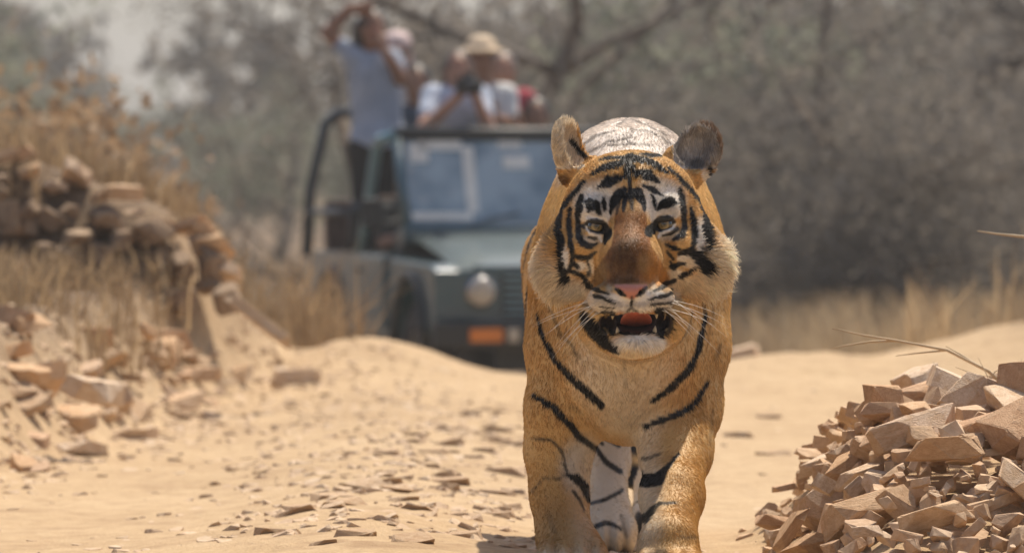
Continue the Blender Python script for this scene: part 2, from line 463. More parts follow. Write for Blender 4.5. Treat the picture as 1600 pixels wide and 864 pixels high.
# stripes: (points in photograph pixels, widths in pixels, strength)
FACE = [
 ([(925,273),(946,262),(968,257),(978,253)], [3,10,10,6], 1), ([(936,250),(955,247),(976,246)], [2,5,4], 1),
 ([(974,251),(985,247),(1002,251)], [9,12,9], 1), ([(934,294),(952,284),(974,278)], [3,14,5], 1),
 ([(984,258),(981,275),(984,290),(985,306)], [9,7,4,9], 1), ([(977,262),(978,275)], [4,5], 1), ([(990,262),(992,277)], [6,6], 1),
 ([(975,297),(966,306),(958,321),(953,336)], [8,13,9,3], 1), ([(979,305),(975,318),(973,330)], [7,7,3], 1),
 ([(989,300),(996,302),(1003,314),(1007,330)], [9,14,9,3], 1), ([(986,310),(987,328)], [8,3], .9), ([(966,318),(963,335)], [5,2], .8),
 ([(913,284),(897,304),(878,327),(874,345),(873,360),(877,380),(875,398)], [5,6,6,8,8,10,7], 1),
 ([(875,398),(878,420),(883,436)], [6,9,12], 1),
 ([(909,307),(906,322),(903,338)], [7,10,7], 1), ([(903,338),(904,352),(904,368),(911,381),(922,386),(933,382)], [6,8,7,8,8,3], 1),
 ([(920,330),(923,320),(930,323),(938,334)], [5,14,13,5], 1), ([(945,311),(944,320),(945,331)], [3,7,3], 1),
 ([(892,326),(890,345),(890,360),(892,380),(895,398),(894,414),(887,424)], [4,7,7,7,6,6,4], 1),
 ([(896,400),(908,402),(920,403),(931,394)], [5,7,6,3], 1), ([(888,423),(902,427),(912,433),(920,446)], [4,6,6,9], 1),
 ([(896,412),(903,418)], [6,5], 1), ([(918,408),(922,422),(920,430)], [3,3,6], .9),
 ([(913,352),(921,346),(932,344),(942,348),(948,358),(949,368),(945,380)], [5,6,6,7,8,9,4], 1),
 ([(912,354),(920,349),(932,347),(944,352),(950,364)], [6,7,8,9,9], 1), ([(1018,360),(1028,348),(1040,343),(1052,348)], [10,9,8,6], 1), ([(921,371),(930,373),(938,371)], [4,6,3], .9), ([(916,356),(921,364)], [3,3], .9), ([(921,358),(930,362),(940,363)], [4,4,6], 1),
 ([(978,231),(1000,229),(1022,232)], [3,4,2], .9), ([(1001,241),(1018,243),(1036,244)], [3,6,3], 1),
 ([(1003,250),(1012,252),(1027,260),(1044,271)], [8,9,9,4], 1), ([(996,270),(1012,274),(1031,285)], [7,14,4], 1),
 ([(1005,290),(1022,298),(1036,307)], [4,7,3], 1), ([(1018,305),(1021,316),(1022,327)], [4,6,2], 1),
 ([(1026,328),(1036,320),(1047,317),(1058,318)], [4,11,13,4], 1),
 ([(1046,263),(1064,280),(1082,300),(1098,317),(1104,332),(1106,358),(1110,386)], [4,6,6,6,7,11,9], 1),
 ([(1063,294),(1066,310),(1068,326),(1069,340),(1071,355),(1066,368),(1051,376)], [4,9,8,7,7,9,4], 1),
 ([(1080,325),(1084,345),(1086,369),(1082,390)], [4,8,8,5], 1), ([(1061,396),(1077,393),(1092,402),(1106,417)], [6,9,14,18], 1),
 ([(1040,382),(1050,388),(1062,390)], [3,6,3], 1), ([(1049,417),(1060,413),(1070,411)], [7,6,3], 1), ([(1064,433),(1075,427),(1088,419)], [7,6,3], 1),
 ([(1042,393),(1050,404)], [4,4], .9), ([(1052,420),(1046,408)], [5,3], .9),
 ([(1013,363),(1022,352),(1030,343),(1040,339),(1050,342),(1054,348)], [12,11,7,6,6,4], 1), ([(1028,358),(1040,359),(1050,352)], [6,5,3], 1),
 ([(1035,367),(1046,364),(1059,358)], [4,6,5], .95), ([(1096,386),(1104,394)], [3,6], .8),
 # muzzle lines
 ([(920,447),(934,453),(951,458)], [6,5,2], .95), ([(929,460),(945,465),(960,469)], [4,4,2], .95), ([(936,477),(948,478),(960,478)], [3,3,1.5], .9),
 ([(1020,452),(1034,447),(1052,439)], [3,6,6], .95), ([(1010,467),(1030,462),(1049,455)], [2,5,4], .95), ([(1014,473),(1030,472),(1045,470)], [2,3,3], .9), ([(1020,481),(1042,480)], [2,3], .7),
 ([(961,450),(967,455),(974,460)], [4,7,4], 1), ([(1007,448),(1001,455),(993,460)], [4,7,4], 1), ([(985,463),(985,477)], [3.5,3], .9),
 # lips
 ([(915,494),(924,508),(934,522),(948,537),(966,549)], [10,17,18,14,5], 1), ([(957,492),(958,506),(957,518)], [8,12,10], 1),
 ([(1028,486),(1029,500),(1031,518)], [13,17,13], 1), ([(1043,488),(1050,498),(1048,512),(1043,520)], [5,6,6,6], .9), ([(955,517),(990,517),(1035,515)], [6,8,6], 1),
 ([(935,488),(945,485),(955,487)], [4,5,5], .9), ([(978,484),(985,479),(993,484)], [2,3,2], .7),
 ([(905,470),(922,482)], [2,4], .5), ([(985,528),(981,537)], [2,1.5], .35), ([(1000,526),(1008,534)], [2,1.5], .35), ([(990,527),(991,538)], [2,2], .3),
]
CHEST = [
 ([(839,492),(848,526),(868,562),(896,592),(922,614),(938,630)], [4,7,9,11,11,11], 1), ([(858,480),(876,519),(907,556)], [4,5,4], .5),
 ([(834,617),(866,636),(884,656),(908,684),(932,702),(947,723),(960,733)], [8,11,11,10,9,9,5], 1),
 ([(1017,623),(1046,603),(1074,575),(1089,544),(1097,511),(1101,490)], [6,11,10,9,7,6], 1),
 ([(1007,663),(1030,654),(1056,645),(1087,624),(1105,595)], [8,9,9,9,6], 1), ([(1078,488),(1071,516),(1053,537)], [4,5,4], .5),
 ([(1124,538),(1117,560)], [5,5], .45), ([(1112,470),(1114,498)], [5,4], .4), ([(1098,470),(1100,490)], [4,6], .6), ([(972,556),(975,600)], [6,5], .22),
 ([(985,556),(1000,552)], [5,4], .2), ([(895,634),(905,642)], [7,6], .3),
 ([(831,684),(848,685),(862,687),(877,702),(886,736)], [3,4,4,4,4], .85), ([(831,768),(849,745),(867,746),(886,742)], [3,3,4,4], .6),
 ([(887,740),(902,747),(913,760),(919,782)], [7,13,12,6], 1), ([(895,766),(906,780),(912,797)], [5,5,3], .9), ([(857,803),(866,828)], [9,7], .25),
 ([(1003,711),(1028,702)], [6,4], .7), ([(1000,740),(1023,738),(1038,718),(1056,702)], [18,15,6,3], 1), ([(1000,795),(1012,783),(1025,771),(1048,770)], [9,8,4,3], .9),
 ([(1056,818),(1080,820)], [4,4], .4), ([(1112,640),(1106,690)], [4,4], .3),
]
BACK = [([(905,207),(920,198),(950,192)],[2,4,2],.7), ([(910,228),(932,212),(962,204)],[3,6,2],.75), ([(920,238),(950,222),(990,214)],[3,5,2],.7), ([(962,197),(985,184),(1000,183)],[2,4,2],.6),
 ([(990,186),(1012,195),(1042,212)],[2,4,3],.65), ([(985,202),(1018,206),(1050,226)],[2,4,3],.65), ([(950,228),(985,224),(1020,228)],[3,5,3],.7), ([(940,212),(965,215),(990,205)],[2,3,2],.5), ([(1020,190),(1040,198),(1056,214)],[2,3,2],.5)]
HIND = [
 ([(921,679),(942,696)], [5,6], 1), ([(940,677),(950,686),(968,698)], [8,12,8], 1), ([(932,702),(947,723),(970,738)], [8,9,9], 1),
 ([(922,784),(945,777),(972,765)], [5,6,6], 1), ([(918,820),(930,814),(942,809),(955,811),(968,818)], [8,7,8,7,5], 1), ([(968,800),(976,830)], [6,6], .4),
 ([(915,640),(960,655)], [10,10], 1), ([(950,845),(946,862)], [3,3], .3),
]

def strokes(px, py, S, soft=1.3):
    m = np.zeros(len(px))
    for pts, w, st in S:
        pts = np.array(pts, float); w = np.array(w, float)
        pad = w.max() + 4
        sel = np.where((px > pts[:, 0].min() - pad) & (px < pts[:, 0].max() + pad) & (py > pts[:, 1].min() - pad) & (py < pts[:, 1].max() + pad))[0]
        if not len(sel): continue
        X, Y = px[sel], py[sel]; best = np.zeros(len(sel))
        for i in range(len(pts) - 1):
            d = pts[i + 1] - pts[i]; L2 = d @ d
            t = np.clip(((X - pts[i, 0]) * d[0] + (Y - pts[i, 1]) * d[1]) / L2, 0, 1)
            dist = np.hypot(X - pts[i, 0] - t * d[0], Y - pts[i, 1] - t * d[1])
            best = np.maximum(best, sstep(soft, -soft, dist - (w[i] + (w[i + 1] - w[i]) * t) / 2))
        m[sel] = np.maximum(m[sel], best * st)
    return m

def tiger_color(P):
    x, y, z = P[:, 0], P[:, 1], P[:, 2]
    n = len(P)
    nz = fbm(P, 14, 3, 3)[:, None]; nf = fbm(P, 60, 2, 9)[:, None]
    def lay(C, m, c): return C + (c - C) * np.clip(m, 0, 1)[:, None]
    def E(px, py, cx, cy, rx, ry, s=0.35):
        return sstep(1 + s, 1 - s, np.hypot((px - cx) / rx, (py - cy) / ry))
    # ---- trunk
    C = ORANGE + (TAN - ORANGE) * (0.25 + 0.6 * (nz - .3))
    C = lay(C, sstep(.46, .36, z) * (y > .2), CREAM)
    w = vnoise(P * np.array([2.2, 1, 1.6]), 3.0, 5) * 0.10 + vnoise(P, 9.0, 6) * 0.03
    ph = (y + w + 0.25 * np.abs(x) - 0.12 * z) / 0.085
    saw = np.abs((ph % 1.0) - 0.5) * 2
    th = 0.70 + 0.35 * (vnoise(P * np.array([3, 1, 1.2]), 6.0, 11) - .4)
    C = lay(C, sstep(th - .05, th + .06, saw) * sstep(.16, .30, y) * 0.95, BLACK)
    # tail rings
    tl = (y > 1.44) & (np.abs(x) < .05) & (z < .66)
    C = np.where(tl[:, None], lay(lay(np.tile(TAN, (n, 1)), sstep(.02, .0, np.abs(((z - .02) % .075) - .035) - .018), BLACK), np.zeros(n), BLACK), C)
    # ---- breast and forelegs (front view of the coat)
    px = 800 + (x + TX) / (K * 12.0); py = HORIZON - (z - CAM_H) / (K * 12.0)
    px = px + (vnoise(P, 70, 21) - .5) * 3; py = py + (vnoise(P, 70, 22) - .5) * 3
    B = TAN + (ORANGE - TAN) * np.clip(0.15 + 0.9 * (nz - .35), 0, 1)
    B = lay(B, E(px, py, 985, 590, 70, 75, .6) * .75, CREAM * .95)
    B = lay(B, sstep(680, 760, py) * .75, ORANGE * np.array([.92, .95, 1.0]))
    B = lay(B, E(px, py, 1075, 690, 45, 130, .5) * .6, ORANGE * np.array([.95, .95, .9]))
    B = lay(B, E(px, py, 850, 600, 25, 120, .5) * .5, ORANGE)
    B = lay(B, E(px, py, 840, 450, 22, 70, .5) * .6, ORANGE)
    B = lay(B, E(px, py, 935, 575, 40, 50, .6) * .7, CREAM)
    B = lay(B, E(px, py, 912, 728, 34, 44, .45) * .95, WHITE * .85)
    B = lay(B, E(px, py, 915, 790, 22, 70, .8) * .5, CREAM)
    B = lay(B, E(px, py, 1000, 745, 26, 90, .7) * .9, CREAM * .95)
    B = lay(B, E(px, py, 985, 655, 45, 22, .5) * .6, CREAM)
    B = lay(B, E(px, py, 860, 820, 25, 45, .5) * .3, BROWN)
    B = lay(B, sstep(.075, .04, z) * .8, CREAM)
    B = lay(B, strokes(px, py, [(a, [q * 1.15 for q in b], c) for a, b, c in CHEST]), BLACK)
    mb = sstep(.26, .14, y)
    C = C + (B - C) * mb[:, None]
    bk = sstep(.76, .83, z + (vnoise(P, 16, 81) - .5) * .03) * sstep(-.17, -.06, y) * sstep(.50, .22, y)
    C = lay(C, bk, np.array([.74, .655, .58]))  # sun highlight on the back, painted into the coat as pale fur
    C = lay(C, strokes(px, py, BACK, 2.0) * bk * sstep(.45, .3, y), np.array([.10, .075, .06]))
    # ---- hind legs
    hx = 800 + (x + TX) / (K * 12.95); hy = HORIZON - (z - CAM_H) / (K * 12.95)
    H = CREAM * .82 + (TAN * .8 - CREAM * .82) * (np.clip((940 - hx) / 60, 0, 1) * .6)[:, None]
    H = lay(H, E(hx, hy, 950, 835, 30, 16, .4) * .7, CREAM * .75)
    H = lay(H, strokes(hx, hy, HIND), BLACK)
    mh = ((y > .5) & (z < .40) & (x < .035) & (y < 1.40)).astype(float) * sstep(.40, .36, z)
    C = C + (H - C) * mh[:, None]
    # ---- head
    fx = 800 + (x + TX) / (K * 11.5); fy = HORIZON - (z - CAM_H) / (K * 11.5)
    gx = fx + (vnoise(P, 90, 31) - .5) * 2.2; gy = fy + (vnoise(P, 90, 32) - .5) * 2.2
    F = ORANGE * 1.0 + (TAN - ORANGE) * np.clip(.25 + .9 * (nz - .4), 0, 1)
    e = lambda *a, **k: E(gx, gy, *a, **k)
    rad = np.hypot((gx - 987) / 150, (gy - 385) / 165)
    F = lay(F, sstep(.80, .98, rad) * sstep(345, 400, gy) * sstep(505, 450, gy), CREAM * 1.02)
    F = lay(F, sstep(.88, 1.02, rad) * sstep(360, 410, gy) * sstep(495, 440, gy) * .8, WHITE)
    F = lay(F, e(864, 448, 30, 34, .6), CREAM); F = lay(F, e(1122, 428, 30, 50, .6), CREAM * 1.05)
    F = lay(F, e(900, 458, 26, 18, .6), WHITE * .88); F = lay(F, e(1072, 448, 30, 18, .6) * .9, CREAM)
    F = lay(F, sstep(455, 500, gy) * sstep(28, 52, np.abs(gx - 990)) * .9, TAN * .95)
    F = lay(F, e(930, 316, 32, 30, .35), WHITE); F = lay(F, e(1036, 312, 34, 30, .35), WHITE)
    F = lay(F, e(950, 292, 20, 14, .5) * .6, CREAM); F = lay(F, e(1020, 289, 20, 14, .5) * .6, CREAM)
    F = lay(F, e(925, 340, 24, 8, .4), WHITE); F = lay(F, e(1050, 332, 22, 9, .4), WHITE); F = lay(F, e(926, 374, 18, 8, .5) * .7, CREAM); F = lay(F, e(1048, 369, 18, 8, .5) * .7, CREAM)
    F = lay(F, e(949, 334, 5, 15, .4), WHITE); F = lay(F, e(1020, 334, 6, 17, .4), WHITE)
    F = lay(F, e(883, 408, 6, 22, .4), WHITE); F = lay(F, e(1095, 372, 8, 30, .4), WHITE)
    F = lay(F, e(907, 416, 10, 8, .4), WHITE * .95); F = lay(F, e(1068, 403, 12, 6, .4), WHITE); F = lay(F, e(1080, 412, 14, 7, .5), CREAM)
    F = lay(F, e(922, 418, 6, 16, .5), CREAM); F = lay(F, e(1056, 428, 12, 8, .5), CREAM)
    rs = (vnoise(P * np.array([.6, .6, 1.6]), 130, 63) * .6 + vnoise(P * np.array([.6, .6, 1.4]), 45, 64) * .6)[:, None]
    F = F * (1 + sstep(.55, .8, rad)[:, None] * (rs - .6) * .55)
    # bridge of the nose
    hw = np.interp(gy, [300, 345, 385, 425, 448], [20, 25, 31, 56, 62])
    br = sstep(1.07, .93, np.abs(gx - 985) / hw) * sstep(315, 345, gy) * sstep(452, 440, gy)
    sk = vnoise(P * np.array([1, .35, .45]), 260, 61)[:, None] * .7 + vnoise(P * np.array([1, .4, .5]), 120, 62)[:, None] * .5
    F = lay(F, br, BROWN * np.array([1.15, 1.02, .85]) * (.55 + .8 * sk)); F = lay(F, br * e(972, 412, 25, 46, .5) * .8, DBROWN * (.6 + .75 * sk))
    F = lay(F, br * e(1026, 418, 22, 32, .5) * .9, ORANGE * np.array([.9, .78, .6]) * (.7 + .5 * sk)); F = lay(F, br * e(1003, 412, 9, 14, .6) * .45, TAN * .6)
    F = lay(F, br * e(935, 425, 14, 26, .5) * .7, TAN * .45 * (.7 + .5 * sk)); F = lay(F, e(984, 345, 24, 26, .5) * .7 * br, BROWN * np.array([1.3, 1.2, 1.0]) * (.6 + .7 * sk))
    # muzzle, nose leather, chin
    F = lay(F, e(950, 472, 30, 15, .25), WHITE * .92); F = lay(F, e(1020, 469, 32, 17, .25), WHITE * .92)
    F = lay(F, e(985, 478, 22, 14, .3), WHITE * .9)
    F = lay(F, e(951, 452, 5, 9, .5) * .6, CREAM * .8); F = lay(F, e(1018, 450, 5, 10, .5) * .6, CREAM * .8)
    tri = sstep(2, -2, np.abs(gx - 984) - np.interp(gy, [444, 452, 465], [25, 18, 4])) * sstep(441, 445, gy) * sstep(467, 463, gy)
    F = lay(F, tri * (y < -.57), PINK)
    F = lay(F, e(998, 537, 46, 17, .25), WHITE); F = lay(F, e(985, 552, 30, 8, .5), CREAM)
    F = lay(F, e(948, 505, 5, 18, .4) * .8, TAN * .8); F = lay(F, e(1037, 504, 3, 14, .4) * .6, GREYW * .6)
    F = lay(F, e(969, 497, 8, 12, .4), np.array([.50, .23, .09])); F = lay(F, e(1018, 495, 7, 12, .4), np.array([.52, .27, .08]))
    st = strokes(gx, gy, [(a, [q * 1.34 for q in b], c) for a, b, c in FACE], 1.1)
    F = lay(F, st, BLACK)
    # black spots on the fur dots
    # inside of the mouth
    mo = ((np.hypot((fx - 993) / 44, (fy - 502) / 17) < 1.0) & (y > -.60)) | ((np.hypot((fx - 993) / 60, (fy - 503) / 17) < 1) & (y > -.55))
    F = np.where(mo[:, None], np.array([.035, .018, .015]), F)
    # white liner under the eyes
    F = lay(F, strokes(gx, gy, [([(916,355),(923,366),(936,368),(940,378)], [4,5,5,4], 1), ([(1028,371),(1032,364),(1044,361),(1055,352)], [4,5,5,4], 1)], .9), WHITE)
    # ears
    ear = (fy < 270) & ((fx < 915 - np.maximum(0, 252 - fy) * .25) | (fx > 1056)) & (y > -.40) & (fy < 264)
    inner = (y < -.285)
    ec = np.where((fx < 950)[:, None], CREAM * .88, GREYW * .72 * (.6 + .8 * nf))
    F = np.where(ear[:, None], ec, F)
    edge = ear & (fx > 1000) & (np.hypot((fx - 1090) / 43, (fy - 236) / 49) > .93)
    F = lay(F, edge * .7, BROWN * .7)
    F = lay(F, ear * E(fx, fy, 1094, 256, 15, 9, .6) * .55, BLACK * 3)
    F = lay(F, ear * (fx > 1000) * E(fx, fy, 1085, 226, 16, 14, .6) * .5, WHITE * .8)
    F = lay(F, strokes(gx, gy, [([(891, 218), (903, 232), (917, 244)], [5, 11, 8], 1)], 1.5) * (y > -.34), BLACK * 1.5)
    F = lay(F, E(fx, fy, 883, 281, 9, 8, .4) * .8, BROWN * .4)
    F = lay(F, E(fx, fy, 1114, 268, 5, 12, .4), BLACK * 2); F = lay(F, E(fx, fy, 1106, 274, 6, 8, .4), WHITE)
    mh = sstep(-.20, -.25, y + .12 * sstep(470, 560, fy)) * (z > .42)
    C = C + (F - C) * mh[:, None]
    return np.clip(C, .004, .9), np.where(mo, 1.0, 0.0) * mh

t0 = time.time()
(TV, TQ), EARS = build_tiger_body()
TN, TA = quad_normals(TV, TQ)
print('tiger body', len(TV), 'verts', round(time.time() - t0, 1), 's')
TC, TMO = tiger_color(TV)

def coat_mat(name, hair):
    N = Nodes(name)
    a = N.n('ShaderNodeAttribute', attribute_name='col')
    if hair:
        N.base(a.outputs['Color']); N.set(Roughness=0.55)
        N.b.inputs['Specular IOR Level'].default_value = 0.15
        tr = N.n('ShaderNodeBsdfTranslucent'); N.l(a.outputs['Color'], tr.inputs['Color'])
        mx = N.n('ShaderNodeMixShader'); mx.inputs[0].default_value = 0.28
        N.l(N.b.outputs[0], mx.inputs[1]); N.l(tr.outputs[0], mx.inputs[2]); N.l(mx.outputs[0], N.out.inputs['Surface'])
    else:
        N.base(a.outputs['Color']); N.set(Roughness=0.6)
        N.bump(N.noise(300, 4), 0.5, 0.003)
    return N.m

tiger = link('tiger', mesh_np('tiger', TV, TQ, True, TC), coat_mat('tiger_skin', False))
tiger.location = (TX, 12.0, 0.0)
tag(tiger, 'large orange tiger with black stripes walking head-on along the dirt road, mouth open', 'tiger')

def hair_lengths(P, Nn):
    x, y, z = P[:, 0], P[:, 1], P[:, 2]
    fx = 800 + (x + TX) / (K * 11.5); fy = HORIZON - (z - CAM_H) / (K * 11.5)
    L = np.full(len(P), .013)
    L = np.where(z < .42, .009, L)
    L = np.where((y < .3) & (z > .3) & (z < .62), .012, L)
    head = (y < -.22) & (z > .42)
    lf = np.full(len(P), .008)
    dc = np.hypot((fx - 987) / 150, (fy - 385) / 165)
    lf = lf + .037 * sstep(.64, 1.0, dc) * sstep(330, 400, fy) * sstep(520, 450, fy) + .004 * sstep(.4, .8, dc)
    br = (np.abs(fx - 985) < np.interp(fy, [300, 345, 385, 425, 460], [26, 27, 35, 58, 45])) & (fy > 310) & (fy < 463)
    lf = np.where(br, .0055, lf)
    lf = np.where((fy > 520) & (np.abs(fx - 995) < 60), .014, lf)
    lf = np.where(y > -.32, np.maximum(lf, .012), lf)
    ear = (fy < 262) & ((fx < 912) | (fx > 1056)) & (y > -.4)
    lf = np.where(ear, .007, lf)
    ein = ear & (Nn[:, 1] < -.3)
    lf = np.where(ein, .016, lf)
    eye = (np.hypot((fx - 932) / 18, (fy - 355) / 12) < 1.2) | (np.hypot((fx - 1038) / 18, (fy - 352) / 12) < 1.2)
    lf = np.where(eye & (y < -.4), .0022, lf)
    nose = (np.abs(fx - 984) < 27) & (fy > 442) & (fy < 466) & (y < -.585)
    lf = np.where(nose, 0, lf)
    return np.where(head, lf, L)

def fur_flow(P, Nn):
    x, y, z = P[:, 0], P[:, 1], P[:, 2]
    nose = np.array([0.0, -.66, .565])
    D = P - nose
    D = D / (np.linalg.norm(D, axis=1, keepdims=True) + 1e-9)
    fy = HORIZON - (z - CAM_H) / (K * 11.5)
    side = sstep(.07, .13, np.abs(x)) * sstep(.70, .55, z)
    D = D + side[:, None] * np.stack([np.sign(x) * .7, .0 * x, -.55 + 0 * x], 1)
    D[:, 1] += .5
    body = np.stack([.25 * np.sign(x) * (z > .45), .65 + 0 * x, -.6 + 0 * x], 1)
    brst = np.stack([-.15 * np.sign(x), .05 + 0 * x, -1 + 0 * x], 1)
    m1 = sstep(.10, .35, y)[:, None]
    Bd = brst * (1 - m1) + body * m1
    leg = sstep(.42, .34, z)[:, None]
    Bd = Bd * (1 - leg) + np.array([0, .1, -1.0]) * leg
    m = (sstep(-.20, -.26, y) * (z > .42))[:, None]
    D = D * m + Bd * (1 - m)
    fx = 800 + (x + TX) / (K * 11.5)
    ear = ((fy < 262) & ((fx < 912) | (fx > 1056)) & (y > -.4))[:, None]
    D = np.where(ear, np.array([0, 0, 1.0]) - .9 * np.stack([x - np.sign(x) * .11, 0 * x, 0 * x], 1) * 8, D)
    D = D - (D * Nn).sum(1, keepdims=True) * Nn
    return D / (np.linalg.norm(D, axis=1, keepdims=True) + 1e-9)

def grow_fur(count):
    g = np.random.default_rng(11)
    cen = TV[TQ].mean(1)
    fn = np.cross(TV[TQ[:, 2]] - TV[TQ[:, 0]], TV[TQ[:, 3]] - TV[TQ[:, 1]]); fn /= np.linalg.norm(fn, axis=1, keepdims=True) + 1e-12
    brd = (cen[:, 1] < -.45) & (np.abs(cen[:, 0]) < .075) & (cen[:, 2] > .55) & (cen[:, 2] < .75)
    wgt = np.where(brd, 8.0, 1.0) * np.where(cen[:, 1] < -.2, 3.4, np.where(cen[:, 1] < .35, 1.5, .55))
    wgt = wgt * np.where(fn[:, 1] > .35, .45, 1.0) * np.where(cen[:, 2] < .02, 0.0, 1.0)
    pr = TA * wgt; pr /= pr.sum()
    f = g.choice(len(TQ), count, p=pr)
    u, v = g.random((2, count, 1))
    q = TV[TQ[f]]; qn = TN[TQ[f]]
    P = (q[:, 0] * (1 - u) + q[:, 1] * u) * (1 - v) + (q[:, 3] * (1 - u) + q[:, 2] * u) * v
    Nn = (qn[:, 0] * (1 - u) + qn[:, 1] * u) * (1 - v) + (qn[:, 3] * (1 - u) + qn[:, 2] * u) * v
    Nn /= np.linalg.norm(Nn, axis=1, keepdims=True) + 1e-12
    L = hair_lengths(P, Nn)
    C, mo = tiger_color(P + g.normal(0, .0006, P.shape) + fur_flow(P, Nn) * (L * .35)[:, None])
    ok = (L > .001) & (mo < .3)
    P, Nn, L, C = P[ok], Nn[ok], L[ok], C[ok]
    n = len(P)
    T = fur_flow(P, Nn)
    cl = np.stack([vnoise(P, 55, 41), vnoise(P, 55, 42), vnoise(P, 55, 43)], 1) - .5
    T = T + cl * np.where((P[:, 2] > .74) & (P[:, 1] > -.15), .25, .9)[:, None] + g.normal(0, .16, (n, 3))
    T -= (T * Nn).sum(1, keepdims=True) * Nn; T /= np.linalg.norm(T, axis=1, keepdims=True) + 1e-9
    L = L * g.uniform(.65, 1.2, n) * (.75 + .5 * vnoise(P, 35, 44))
    ruff = sstep(.02, .05, L)[:, None]
    T = T + ruff * (np.stack([vnoise(P, 28, 71), vnoise(P, 28, 72), vnoise(P, 28, 73)], 1) - .5) * 1.3
    T -= (T * Nn).sum(1, keepdims=True) * Nn; T /= np.linalg.norm(T, axis=1, keepdims=True) + 1e-9
    lift = g.uniform(.28, .52, n)[:, None] * (1 + .5 * ruff)
    S = np.array([0, .35, .7, 1.0])
    pts = np.zeros((n, 4, 3))
    for i, s in enumerate(S):
        pts[:, i] = P - Nn * .0008 + L[:, None] * (T * s * (1 - .15 * s) + Nn * lift * (s - .45 * s * s))
    pts[:, 2:, 2] -= (L * .06)[:, None] * np.array([.4, 1.0])[None, :]
    cv = bpy.data.hair_curves.new('fur')
    cv.add_curves([4] * n)
    cv.position_data.foreach_set('vector', pts.astype(np.float32).ravel())
    rad = (np.clip(L * .045, .00030, .00055))[:, None] * np.array([1.0, .9, .65, .2])[None]
    a = cv.attributes.get('radius') or cv.attributes.new('radius', 'FLOAT', 'POINT')
    a.data.foreach_set('value', rad.astype(np.float32).ravel())
    C = np.clip(C * g.normal(1.0, .15, (n, 1)), .003, .92)
    a = cv.attributes.new('col', 'FLOAT_COLOR', 'CURVE')
    a.data.foreach_set('color', np.concatenate([C, np.ones((n, 1))], 1).astype(np.float32).ravel())
    cv.materials.append(coat_mat('tiger_fur', True))
    o = link('fur', cv, None, tiger)
    tag(o, kind='stuff')
    return o
grow_fur(330000)
print('fur', round(time.time() - t0, 1), 's')

# eyes, tongue, teeth, whiskers
def uv_sphere(r=1.0, seg=20, rings=12):
    bm = bmesh.new(); bmesh.ops.create_uvsphere(bm, u_segments=seg, v_segments=rings, radius=r); return bm
def eye_mat():
    N = Nodes('tiger_eye')
    tc = N.n('ShaderNodeTexCoord'); sp = N.n('ShaderNodeSeparateXYZ'); N.l(tc.outputs['Object'], sp.inputs[0])
    v = N.n('ShaderNodeVectorMath', operation='LENGTH'); cb = N.n('ShaderNodeCombineXYZ')
    N.l(sp.outputs[0], cb.inputs[0]); N.l(sp.outputs[2], cb.inputs[1]); N.l(cb.outputs[0], v.inputs[0])
    c = N.ramp(v.outputs['Value'], [(.0, (.003, .003, .003)), (.0036, (.003, .003, .003)), (.0046, (.34, .25, .095)), (.0085, (.30, .21, .08)), (.0100, (.012, .009, .008)), (.02, (.02, .015, .012))])
    N.base(c); N.set(Roughness=.06); N.b.inputs['Coat Weight'].default_value = .6
    return N.m
EM = eye_mat()
for ex, ey in ((932, 353), (1037, 350)):
    bm = uv_sphere(0.0172)
    o = bm_obj('eye', bm, EM, tiger, smooth=True)
    o.location = tp(ex, ey + 1, -0.4885)
TM = Nodes('tongue'); TM.base(TM.ramp(TM.noise(120, 4), [(.3, (.34, .075, .045)), (.7, (.50, .14, .085))])); TM.set(Roughness=.35); TM.bump(TM.noise(700, 2), .5, .002)
bm = uv_sphere(1.0, 24, 14)
for v in bm.verts:
    p = v.co
    p.z *= 1 - .25 * p.x * p.x
    v.co = Vector((p.x * .030, p.y * .075, p.z * .011 - .010 * p.x * p.x + .006 * abs(p.x)))
tongue = bm_obj('tongue', bm, TM.m, tiger, smooth=True)
tongue.location = tp(994, 499, -0.525); tongue.rotation_euler = (R(-14), 0, 0)
IV = plain('tooth_ivory', (.45, .36, .23), .35, var=.15, scale=60)
for (a, b, r0) in (((958, 484, -.565), (957, 499, -.570), .0050), ((1025, 483, -.565), (1026, 498, -.570), .0050), ((966, 523, -.575), (964, 510, -.580), .0050), ((1022, 522, -.575), (1024, 509, -.580), .0050)):
    A, Bq = tp(*a), tp(*b); pts = [A + (Bq - A) * t + np.array([0, -.004 * math.sin(t * 3.1), 0]) for t in (0, .35, .7, 1)]
    Geo().tube(pts, [r0, r0 * .85, r0 * .55, r0 * .12], 8).build('canine_tooth', IV, tiger)
WM = plain('whisker', (.80, .76, .68), .4, var=.05)
wr = random.Random(5)
for s in (-1, 1):
    for i in range(9):
        row = i % 4; col_ = i // 4
        bx = (948 - col_ * 8) if s < 0 else (1024 + col_ * 8)
        a = tp(bx, 460 + row * 7, -.600 + .012 * col_)
        ln = wr.uniform(.08, .15)
        d = Vector((s * wr.uniform(.75, 1), wr.uniform(-.15, .25), -wr.uniform(.05, .75))).normalized()
        pts = [Vector(a) + d * ln * t + Vector((0, 0, -.025 * t * t)) for t in (0, .25, .5, .75, 1)]
        Geo().tube([tuple(p) for p in pts], [.0006, .0005, .0004, .0003, .00012], 5).build('whisker', WM, tiger)
# ------------------------------------------------------------------ terrain
def heap(x, y):
    """stone heap beside the road"""
    e = 0.33 * sstep(.50, .80, x - .04 * np.sin(y * 7)) * sstep(10.6, 12.15, y) * sstep(14.6, 12.9, y)
    return e + .03 * sstep(.8, 1.2, x) * sstep(10.6, 12.15, y) * sstep(14.6, 12.9, y)

def road_edge(y): return np.interp(y, [5, 14, 16.5, 18.5, 20.8, 24.4, 26, 32, 45], [-1.9, -1.6, -1.34, -1.20, -1.1, -.82, -.78, -1.3, -1.6])

